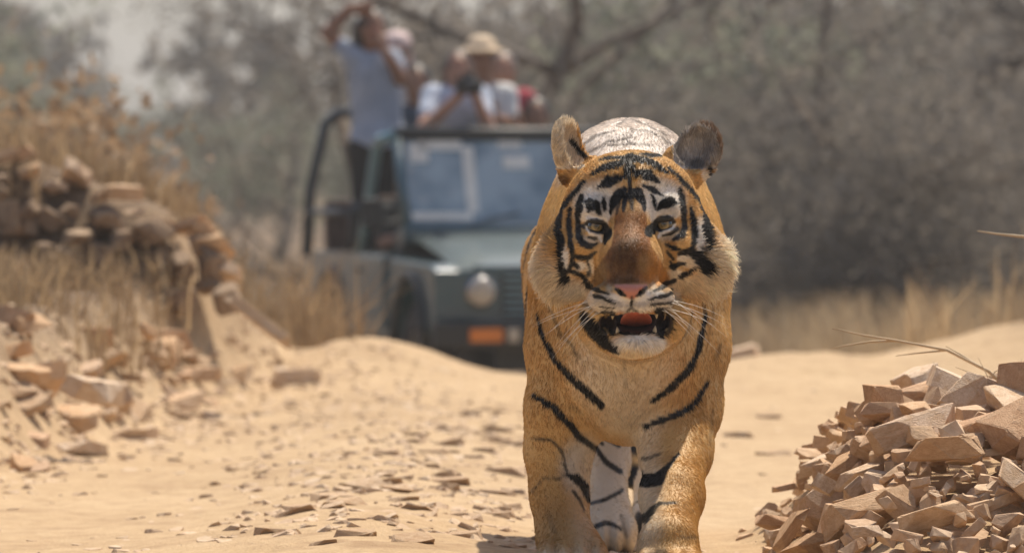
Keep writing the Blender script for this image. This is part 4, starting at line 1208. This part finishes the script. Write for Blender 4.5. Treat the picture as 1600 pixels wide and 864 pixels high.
# ------------------------------------------------------------------ open safari vehicle
JX, JY, JZ, JR = (885 - 800) * K * 34, 34.0, -0.56, R(12.5)
jeep = empty('safari_jeep', (JX, JY, JZ), JR, label='dark teal open-top safari jeep full of people on the road behind the tiger', category='jeep')
def paint_mat(name, c, coat=.9, dust=(.42, .33, .24), amt=.35):
    N = Nodes(name)
    f = N.noise(2.2, 6, .65); g = N.noise(40, 3)
    ge = N.n('ShaderNodeNewGeometry'); sp = N.n('ShaderNodeSeparateXYZ'); N.l(ge.outputs['Normal'], sp.inputs[0])
    c1 = N.mix(N.ramp(f, [(.40, (0, 0, 0)), (.85, (amt, amt, amt))]), c, dust)
    N.base(c1); N.set(Roughness=.38)
    N.b.inputs['Coat Weight'].default_value = coat; N.b.inputs['Coat Roughness'].default_value = .12
    return N.m
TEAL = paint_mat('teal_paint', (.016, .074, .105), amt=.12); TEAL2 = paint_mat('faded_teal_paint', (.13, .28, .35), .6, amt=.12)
HOODM = paint_mat('hood_paint_sky_sheen', (.24, .31, .32), 1.0, amt=.15)  # bonnet's bright sunlit reflection put into its paint as a paler tone
DARKM = plain('dark_trim', (.018, .020, .022), .55); BARM = plain('grey_blue_bar', (.045, .055, .065), .45)
RUBBER = plain('tyre_rubber', (.022, .020, .019), .85); RIMM = plain('dusty_rim', (.30, .28, .26), .5, .3)
SEATM = plain('brown_seat', (.085, .045, .030), .7); LAMPM = plain('amber_lens', (.62, .20, .035), .2, var=.1); CLEAR = plain('clear_lens', (.45, .42, .36), .12, var=.1)
CHROME = plain('chrome_ring', (.55, .55, .55), .2, .9, .1); PLATE_REFL = plain('plate_and_reflection_white', (.80, .78, .72), .8, var=.1)  # white shared by the number plate and the painted windscreen reflections
N = Nodes('dust_and_sky_glass')
N.base(N.ramp(N.noise(3, 5), [(.38, (.16, .25, .31)), (.62, (.46, .57, .63))])); N.set(Roughness=.05); N.b.inputs['Coat Weight'].default_value = 1.0  # dust plus bluish sky reflection, both mixed into the pane's colour
N.b.inputs['Coat IOR'].default_value = 1.9; N.b.inputs['Alpha'].default_value = .72; GLASS = N.m

def jb(name, c, s, mat, bevel=.012, parent=None, rot=None, **kw): return bm_obj(name, box_bm(c, s, rot=rot), mat, parent or jeep, False, bevel, 2, **kw)
# body shell: tub with wheel arches (outline in y,z)
def arch(cy, cz, r, a0, a1, n=9): return [(cy + r * math.cos(R(a0 + (a1 - a0) * i / n)), cz + r * math.sin(R(a0 + (a1 - a0) * i / n))) for i in range(n + 1)]
for s in (-1, 1):
    # front wing with its arch
    poly = [(.10, .62), (.10, .90), (.20, .935), (1.42, .965), (1.42, .50), (1.20, .50)] + arch(.76, .42, .43, 15, 165)[::1] + [(.30, .55)]
    bm_obj('front_wing', prism_bm(poly, s * .50, s * .735), TEAL, jeep, False, .015)
    poly = [(1.423, .50), (1.423, .985), (4.02, .985), (4.02, .55), (3.58, .55)] + arch(3.16, .42, .43, 15, 165) + [(2.70, .50)]
    bm_obj('side_panel', prism_bm(poly, s * .70, s * .738), TEAL, jeep, False, .008)
    for cy in (.76, 3.16):
        fl = arch(cy, .42, .455, 8, 172, 12)
        Geo().tube([(s * .745, a, b) for a, b in fl], .028, 6).build('wheel_arch_flare', DARKM, jeep)
    dr = bm_obj('door', box_bm((s * .748, 1.86, .76), (.03, .80, .42)), TEAL, jeep, False, .012)
    jb('door_handle', (s * .772, 2.18, .88), (.02, .12, .025), DARKM, .005, dr)
    # cab side frame: sill rail, rear post, top rail
    Geo().tube([(s * .715, 2.36, .97), (s * .70, 2.22, 1.25), (s * .685, 2.02, 1.60), (s * .675, 1.95, 1.655), (s * .66, 1.60, 1.672)], .036, 8).build('cab_frame', TEAL2, jeep)
    Geo().tube([(s * .60, 1.62, 1.20), (s * .72, 1.45, 1.16), (s * .80, 1.42, 1.18)], .012, 6).build('mirror_arm', DARKM, jeep)
    m_ = jb('wing_mirror', (s * .83, 1.42, 1.22), (.13, .04, .17), DARKM, .02)
    jb('mirror_glass', (s * .83, 1.443, 1.22), (.11, .006, .15), CHROME, .004, m_)
    # headlamps and bumper lamps
    bm = bmesh.new(); bmesh.ops.create_cone(bm, cap_ends=True, segments=28, radius1=.092, radius2=.086, depth=.05, matrix=Matrix.Translation((s * .475, .085, .78)) @ Matrix.Rotation(R(90), 4, 'X'))
    hl = bm_obj('headlight', bm, CHROME, jeep, True)
    bm = uv_sphere(.077, 24, 14); bmesh.ops.transform(bm, matrix=Matrix.Translation((s * .475, .058, .78)) @ Matrix.Diagonal((1, .35, 1, 1)), verts=bm.verts)
    bm_obj('headlight_lens', bm, CLEAR, hl, True)
    il = jb('indicator_lamp', (s * .47, -.045, .54), (.19, .03, .075), LAMPM, .008)
    jb('side_lamp', (s * .315, -.045, .54), (.065, .03, .075), CLEAR, .008)
jb('floor_pan', (0, 2.3, .50), (1.40, 3.4, .06), DARKM)
jb('chassis', (0, 2.0, .40), (.75, 3.7, .14), DARKM)
jb('tailgate', (0, 4.03, .76), (1.40, .04, .44), TEAL)
jb('front_panel', (0, .13, .765), (1.02, .06, .33), TEAL, .01)
gr = jb('grille', (0, .096, .765), (.70, .012, .24), DARKM, .003)
for i in range(6): jb('grille_slat', (0, .084, .665 + .04 * i), (.68, .016, .014), TEAL2, .003, gr)
jb('bumper', (0, .03, .54), (1.52, .12, .15), DARKM, .025)
jb('number_plate', (0, -.036, .54), (.36, .008, .085), PLATE_REFL, .003)
# bonnet
bm = bmesh.new(); rows = []
for y, z in ((.10, .925), (.16, .955), (.6, 1.02), (1.0, 1.075), (1.34, 1.115)):
    rows.append([bm.verts.new((x, y, z - .030 * (abs(x) / .62) ** 3)) for x in np.linspace(-.62, .62, 11)])
for a, b in zip(rows, rows[1:]):
    for i in range(10): bm.faces.new((a[i], a[i + 1], b[i + 1], b[i]))
bmesh.ops.solidify(bm, geom=list(bm.faces), thickness=.03)
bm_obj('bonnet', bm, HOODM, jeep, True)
jb('cowl', (0, 1.38, 1.09), (1.34, .12, .10), TEAL, .02)
# windscreen, raked
WA, WB = Vector((0, 1.36, 1.13)), Vector((0, 1.60, 1.68))
ws = empty('windscreen'); ws.parent = jeep
for s in (-1, 1): Geo().tube([(s * .645, WA.y, WA.z), (s * .64, WB.y, WB.z)], .032, 8).build('windscreen_post', TEAL, ws)
Geo().tube([(-.66, WB.y, WB.z), (.66, WB.y, WB.z)], .045, 8).build('windscreen_rail', DARKM, ws)
Geo().tube([(-.66, WA.y, WA.z), (.66, WA.y, WA.z)], .03, 8).build('windscreen_rail', TEAL, ws)
sl = math.atan2(WB.y - WA.y, WB.z - WA.z); L_ = (WB - WA).length; mid = (WA + WB) / 2
def on_glass(u, v, w, h, name, mat, off, parent, t=.004):
    c = WA + (WB - WA) * v + Vector((u, -math.cos(sl) * off, math.sin(sl) * off))
    return bm_obj(name, box_bm(c, (w, t, h), rot=(-sl, 0, 0)), mat, parent)
on_glass(0, .5, 1.26, L_ - .05, 'windscreen_pane', GLASS, 0, ws)
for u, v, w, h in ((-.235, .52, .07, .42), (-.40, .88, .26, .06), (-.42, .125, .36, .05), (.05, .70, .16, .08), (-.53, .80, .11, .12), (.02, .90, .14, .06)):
    on_glass(u, v, w, h, 'reflection_strip', PLATE_REFL, .006, ws, .002)  # added pale strips that imitate bright reflections on the pane
for u in (-.30, .25): Geo().tube([(u, 1.33, 1.13), (u + .17, 1.33 + .03, 1.19), (u + .34, 1.34 + .04, 1.22)], .006, 5).build('wiper', DARKM, ws)
jb('dashboard', (0, 1.62, 1.03), (1.28, .26, .20), DARKM, .03)
bm = bmesh.new(); bmesh.ops.create_circle(bm, segments=8, radius=.012)
ring = [(-.36 + .18 * math.cos(a), 1.86 + .06 * math.sin(a), 1.10 + .17 * math.sin(a)) for a in np.linspace(0, 6.283, 25)]
bm.free(); Geo().tube(ring, .013, 6).build('steering_wheel', DARKM, jeep)
# seats and bars
for s in (-1, 1):
    st = jb('front_seat', (s * .36, 2.20, .80), (.50, .50, .14), SEATM, .05)
    jb('seat_back', (s * .36, 2.44, 1.08), (.50, .12, .48), SEATM, .05, st, (-.15, 0, 0))
for y in (3.05, 3.80):
    st = jb('bench_seat', (0, y, .86), (1.25, .42, .14), SEATM, .05)
    jb('seat_back', (0, y + .20, 1.10), (1.25, .12, .40), SEATM, .05, st, (-.12, 0, 0))
Geo().tube([(-.74, 3.98, .95), (-.725, 3.95, 1.35), (-.64, 3.90, 1.76), (-.57, 3.89, 1.83), (-.45, 3.88, 1.85), (.45, 3.88, 1.85), (.57, 3.89, 1.83), (.64, 3.90, 1.76), (.725, 3.95, 1.35), (.74, 3.98, .95)], .036, 8).build('roll_bar', BARM, jeep)
Geo().tube([(-.72, 2.70, .97), (-.70, 2.70, 1.25), (.70, 2.70, 1.25), (.72, 2.70, .97)], .025, 8).build('grab_rail', BARM, jeep)
for s in (-1, 1): Geo().tube([(s * .72, 2.70, 1.22), (s * .72, 3.3, 1.22), (s * .73, 3.96, 1.22)], .022, 8).build('side_rail', BARM, jeep)
# wheels
def lathe(prof, seg=36):
    """profile (radius, offset along axle) turned about the axle (x)"""
    V = [(o, r * math.cos(t), r * math.sin(t)) for t in np.linspace(0, 2 * np.pi, seg, endpoint=False) for r, o in prof]
    n = len(prof)
    F = [[i * n + j, i * n + j + 1, ((i + 1) % seg) * n + j + 1, ((i + 1) % seg) * n + j] for i in range(seg) for j in range(n - 1)]
    return np.array(V), np.array(F)
for s in (-1, 1):
    for cy in (.76, 3.16):
        w = empty('wheel', (s * .63, cy, .352)); w.parent = jeep
        g = Geo().add(*lathe([(.20, -.09), (.30, -.10), (.335, -.085), (.352, -.05), (.352, .05), (.335, .085), (.30, .10), (.20, .09), (.20, -.09)]))
        for i in range(28):
            a = i / 28 * 6.283
            V, F = box_arr = (np.array([[x, y, z] for x in (-.09, .09) for y in (-.014, .014) for z in (.343, .362)]), np.array([[0, 1, 3, 2], [4, 6, 7, 5], [0, 4, 5, 1], [2, 3, 7, 6], [0, 2, 6, 4], [1, 5, 7, 3]]))
            M = np.array(Matrix.Rotation(a, 3, 'X')); g.add(V @ M.T, F)
        g.build('tyre', RUBBER, w)
        Geo().add(*lathe([(.001, s * .03), (.06, s * .035), (.07, s * .015), (.15, s * .01), (.175, s * .06), (.21, s * .085), (.205, s * -.08)])).build('rim', RIMM, w)

# ------------------------------------------------------------------ people in the vehicle
def skin_mat(name, c):
    N = Nodes(name); N.base(N.ramp(N.noise(20, 4), [(.3, tuple(x * .85 for x in c)), (.7, tuple(x * 1.1 for x in c))])); N.set(Roughness=.5)
    N.b.inputs['Subsurface Weight'].default_value = .08; return N.m
SK1, SK2 = skin_mat('skin_brown', (.27, .135, .08)), skin_mat('skin_tan', (.38, .20, .13))
def cloth(name, c, c2=None):
    N = Nodes(name); f = N.noise(7, 4, .6, 'Object', .5)
    N.base(N.ramp(f, [(.35, tuple(x * .82 for x in c)), (.65, c2 or tuple(min(.85, x * 1.08) for x in c))])); N.set(Roughness=.85)
    N.bump(N.noise(14, 4), .5, .02); return N.m
def body_grid(pts, pad=.26, step=.0125):
    P = np.array([tuple(p) for p in pts]); lo, hi = P.min(0) - pad, P.max(0) + pad
    return Body(*[rgrid(lo[i], hi[i], step) for i in range(3)])
def person(label, head, hip, sh, arms, face=0.0, skin=SK1, shirt=None, hair=(.012, .009, .008), hair_len=.0, trousers=(.012, .012, .014), hat=None, legs=None, sleeve=.75, tilt=0.0, group=None):
    """all joints are world points; arms = [(elbow, wrist, fingertip)] screen side first"""
    head, hip = Vector(head), Vector(hip); sh = [Vector(a) for a in sh]
    neck = (sh[0] + sh[1]) / 2 + Vector((0, .01, .03))
    pts = [head, hip, *sh] + [Vector(q) for a in arms for q in a]
    if legs: pts += [Vector(q) for l in legs for q in l]
    org = Vector((hip.x, hip.y, min(p.z for p in pts)))
    L = lambda v: np.array(Vector(v) - org)
    f = Vector((math.sin(face), -math.cos(face), 0)); sd = Vector((math.cos(face), math.sin(face), 0))
    def torso(B, o):
        c = neck.lerp(hip, .25)
        B.ell(L(c), ((sh[1] - sh[0]).length * .47 + o, .105 + o, .15 + o), .04)
        B.cone(L(neck.lerp(hip, .2)), L(neck.lerp(hip, .85)), .118 + o, .112 + o, .05, sc=(1.22, .85, 1))
        B.ell(L(hip), (.165 + o, .115 + o, .11 + o), .05)
        for s_ in sh: B.ell(L(s_), (.058 + o,) * 3, .04)
    B = body_grid([L(p) for p in pts])
    torso(B, 0)
    B.cone(L(neck), L(head - Vector((0, 0, .07))), .058, .05, .025)
    rz = math.degrees(face)
    B.ell(L(head), (.073, .092, .112), .02, rot=(tilt, 0, rz))
    B.ell(L(head + f * .035 - Vector((0, 0, .055))), (.054, .055, .058), .025, rot=(0, 0, rz))
    B.ell(L(head + f * .096 - Vector((0, 0, .012))), (.014, .018, .026), .012)
    for s_ in (-1, 1):
        B.ell(L(head + sd * s_ * .074), (.012, .02, .03), .008)
        B.ell(L(head + f * .088 + sd * s_ * .03 + Vector((0, 0, .018))), (.014, .012, .009), .006, sub=True)
    B.ell(L(head + f * .095 - Vector((0, 0, .062))), (.022, .01, .006), .005, sub=True)
    for s_, (el, wr_, ft) in zip(sh, arms):
        el, wr_, ft = Vector(el), Vector(wr_), Vector(ft)
        B.chain([L(s_), L(el), L(wr_)], [.052, .041, .029], .025)
        d = (ft - wr_).normalized(); n_ = d.cross(Vector((0, 1, 0)));
        if n_.length < .3: n_ = d.cross(Vector((1, 0, 0)))
        n_.normalize(); b_ = d.cross(n_)
        pm = wr_ + d * .05
        B.cone(L(wr_), L(wr_ + d * .085), .026, .034, .015)
        for i in range(4):
            base = wr_ + d * .085 + n_ * (i - 1.5) * .020
            k1 = base + d * (.034 + .004 * (i in (1, 2))) + b_ * .008; k2 = k1 + d * .030 + b_ * .020
            B.chain([L(base), L(k1), L(k2)], [.0105, .0100, .0085], .006)
        th = wr_ + d * .04 - n_ * .026
        B.chain([L(th), L(th + d * .03 - n_ * .022), L(th + d * .058 - n_ * .026)], [.013, .011, .009], .008)
    if legs:
        for s_, (kn, an) in zip((-1, 1), legs):
            kn, an = Vector(kn), Vector(an)
            B.chain([L(hip + Vector((s_ * .085, 0, -.03))), L(kn), L(an)], [.088, .06, .042], .03)
            B.cone(L(an), L(an + Vector((0, -.14, -.04))), .042, .035, .02)
    V, Q = B.skin()
    o = link('person', mesh_np('person', V, Q), skin); o.location = org
    tag(o, label, 'person', group)
    # shirt
    B = body_grid([L(p) for p in [neck + Vector((0, 0, .1)), hip - Vector((0, 0, .15)), *sh] + [Vector(a[0]) for a in arms]])
    torso(B, .014)
    for s_, a in zip(sh, arms):
        e = Vector(s_).lerp(Vector(a[0]), sleeve); B.cone(L(s_), L(e), .068, .060, .03)
    B.ell(L(neck + Vector((0, -.03, .075))), (.078, .085, .06), .01, sub=True)
    V, Q = B.skin()
    link('shirt', mesh_np('shirt', V, Q), cloth('shirt_cloth', *shirt), o)
    if legs:
        B = body_grid([L(p) for p in [hip] + [Vector(q) for l in legs for q in l]])
        B.ell(L(hip - Vector((0, 0, .03))), (.172, .122, .105), .04)
        for s_, (kn, an) in zip((-1, 1), legs):
            B.chain([L(hip + Vector((s_ * .085, 0, -.03))), L(kn), L(Vector(kn).lerp(Vector(an), .92))], [.103, .078, .062], .03)
        V, Q = B.skin(); link('trousers', mesh_np('trousers', V, Q), cloth('trouser_cloth', trousers), o)
    # hair
    B = body_grid([L(head), L(head - Vector((0, 0, hair_len)))], .22, .011)
    B.ell(L(head + Vector((0, .012, .016)) - f * .012), (.086, .102, .112), .01, rot=(tilt, 0, rz))
    if hair_len:
        for s_ in (-1, 0, 1): B.cone(L(head - f * .055 + sd * s_ * .055), L(head - f * .06 + sd * s_ * .07 - Vector((0, 0, hair_len))), .048, .028, .03)
    B.ell(L(head + f * .085 - Vector((0, 0, .045))), (.064, .085, .088), .01, sub=True, rot=(0, 0, rz))
    V, Q = B.skin(); V = V + (fbm(V, 30, 2, 3)[:, None] - .5) * .012
    HM = plain('hair', hair, .5, var=.3, scale=40)
    link('hair', mesh_np('hair', V, Q), HM, o)
    if hat:
        hc, kind = hat
        B = body_grid([L(head + Vector((0, 0, .08)))], .24, .011)
        B.ell(L(head + Vector((0, .0, .085))), (.096, .110, .075), .02)
        if kind == 'brim': B.ell(L(head + Vector((0, -.01, .062))), (.165, .175, .014), .02)
        else: B.ell(L(head + Vector((0, .05, -.02))), (.10, .085, .14), .03)
        B.ell(L(head + Vector((0, 0, .01))), (.082, .095, .085), .008, sub=True)
        V, Q = B.skin(); link('hat' if kind == 'brim' else 'head_scarf', mesh_np('hat', V, Q), cloth('hat_cloth', hc), o)
    return o

def arm(d, *q): return [at(a, b, d + c) for a, b, c in q]
# 1: woman standing, one arm over her head
d = 36.9
person('person in grey-blue T-shirt standing tall with one arm bent over the head', at(582, 46, d), at(592, 222, d), [at(553, 92, d), at(611, 96, d)],
       [arm(d, (512, 52, 0), (546, 14, -.02), (574, 12, -.04)), arm(d, (628, 124, -.08), (602, 82, -.17), (592, 66, -.15))],
       face=.5, skin=SK1, shirt=((.33, .39, .50), (.42, .48, .58)), hair=(.018, .012, .010), hair_len=.12, sleeve=.45,
       legs=[(at(572, 330, d), at(572, 438, d)), (at(608, 330, d), at(608, 438, d))])
# 2: person with a white head scarf behind
d = 37.5
person('person wearing a pale pink head scarf and white top behind the standing woman', at(620, 88, d), at(622, 245, d), [at(580, 138, d), at(660, 138, d)],
       [arm(d, (572, 190, 0), (585, 235, -.1), (596, 248, -.14)), arm(d, (655, 195, -.02), (640, 230, -.12), (632, 240, -.15))],
       skin=SK2, shirt=((.62, .58, .58),), hat=((.66, .52, .50), 'scarf'), sleeve=.9)
# 3: dark haired
d = 37.4
person('dark haired person in a navy top seated behind the photographer', at(652, 132, d), at(655, 285, d), [at(620, 182, d), at(690, 182, d)],
       [arm(d, (612, 235, 0), (630, 270, -.15), (640, 280, -.17)), arm(d, (697, 235, 0), (680, 270, -.15), (670, 280, -.17))],
       skin=SK1, shirt=((.035, .055, .09),), sleeve=.6)
# 4: photographer resting on the screen rail
d = 36.0
person('long haired photographer in light blue shirt leaning on the windscreen rail', at(716, 112, d), at(712, 262, d), [at(676, 152, d - .05), at(748, 152, d - .05)],
       [arm(d, (662, 203, -.28), (716, 152, -.30), (724, 138, -.30)), arm(d, (764, 203, -.28), (746, 156, -.30), (738, 140, -.30))],
       skin=SK2, shirt=((.44, .51, .64), (.52, .58, .70)), hair=(.075, .038, .022), hair_len=.10, sleeve=.55, tilt=8)
# 5: person in a hat
d = 36.7
person('person in a beige brimmed hat and white shirt behind the photographer', at(752, 96, d), at(765, 255, d), [at(722, 150, d), at(790, 150, d)],
       [arm(d, (712, 200, 0), (735, 165, -.2), (742, 150, -.24)), arm(d, (798, 195, -.08), (776, 186, -.28), (768, 176, -.30))],
       skin=SK1, shirt=((.68, .68, .68),), hair=(.05, .028, .02), hat=((.60, .47, .33), 'brim'), sleeve=.7)
# 6: red
d = 37.2
person('person in a crimson top half hidden behind the beige hat', at(786, 112, d), at(795, 270, d), [at(758, 160, d), at(820, 158, d)],
       [arm(d, (752, 215, 0), (770, 240, -.1), (778, 248, -.1)), arm(d, (828, 205, -.05), (812, 196, -.22), (806, 186, -.26))],
       skin=SK2, shirt=((.34, .022, .045),), hair=(.16, .12, .10), sleeve=.7)
# 7: low head beside the tiger's ear
d = 36.6
person('dark haired person seated low beyond the windscreen rail', at(838, 184, d), at(841, 322, d), [at(802, 234, d), at(874, 234, d)],
       [arm(d, (800, 300, 0), (815, 325, -.15), (825, 330, -.18)), arm(d, (886, 300, 0), (870, 325, -.15), (860, 330, -.18))],
       skin=SK1, shirt=((.10, .06, .05),))
# 8: driver
d = 36.15
person('driver in a dark shirt sitting behind the windscreen at the wheel', at(640, 290, d), at(650, 400, d), [at(608, 335, d), at(684, 335, d)],
       [arm(d, (602, 380, -.1), (640, 368, -.33), (655, 362, -.36)), arm(d, (700, 380, -.1), (690, 368, -.33), (680, 362, -.36))],
       skin=SK2, shirt=((.06, .06, .055),))
# camera held by the photographer
cmat = plain('camera_black', (.012, .012, .013), .4)
cr_ = empty('camera_body', at(731, 134, 35.66), 0, label='black camera with long lens held up by the photographer', category='camera')
bm_obj('housing', box_bm((0, 0, 0), (.145, .07, .10)), cmat, cr_, False, .015)
bm_obj('prism_hump', box_bm((0, 0, .062), (.06, .06, .035)), cmat, cr_, False, .012)
bm = bmesh.new(); bmesh.ops.create_cone(bm, cap_ends=True, segments=24, radius1=.046, radius2=.040, depth=.20, matrix=Matrix.Translation((0.03, -.13, -.01)) @ Matrix.Rotation(R(90), 4, 'X') @ Matrix.Rotation(R(12), 4, 'Y'))
bm_obj('lens', bm, cmat, cr_, True)

# ------------------------------------------------------------------ dusty air
hb = bm_obj('haze', box_bm((0, 350, 9.0), (1100, 1200, 30.0)), None)
HZ = bpy.data.materials.new('dusty_air'); HZ.use_nodes = True; ht = HZ.node_tree; ht.nodes.remove(ht.nodes['Principled BSDF'])
pv = ht.nodes.new('ShaderNodeVolumePrincipled'); pv.inputs['Color'].default_value = (.90, .89, .88, 1); pv.inputs['Density'].default_value = .0011; pv.inputs['Anisotropy'].default_value = .3
ht.links.new(pv.outputs[0], ht.nodes['Material Output'].inputs['Volume'])
hb.data.materials.append(HZ)
tag(hb, 'thin dusty haze in the air over the road and forest', None, None, 'stuff')
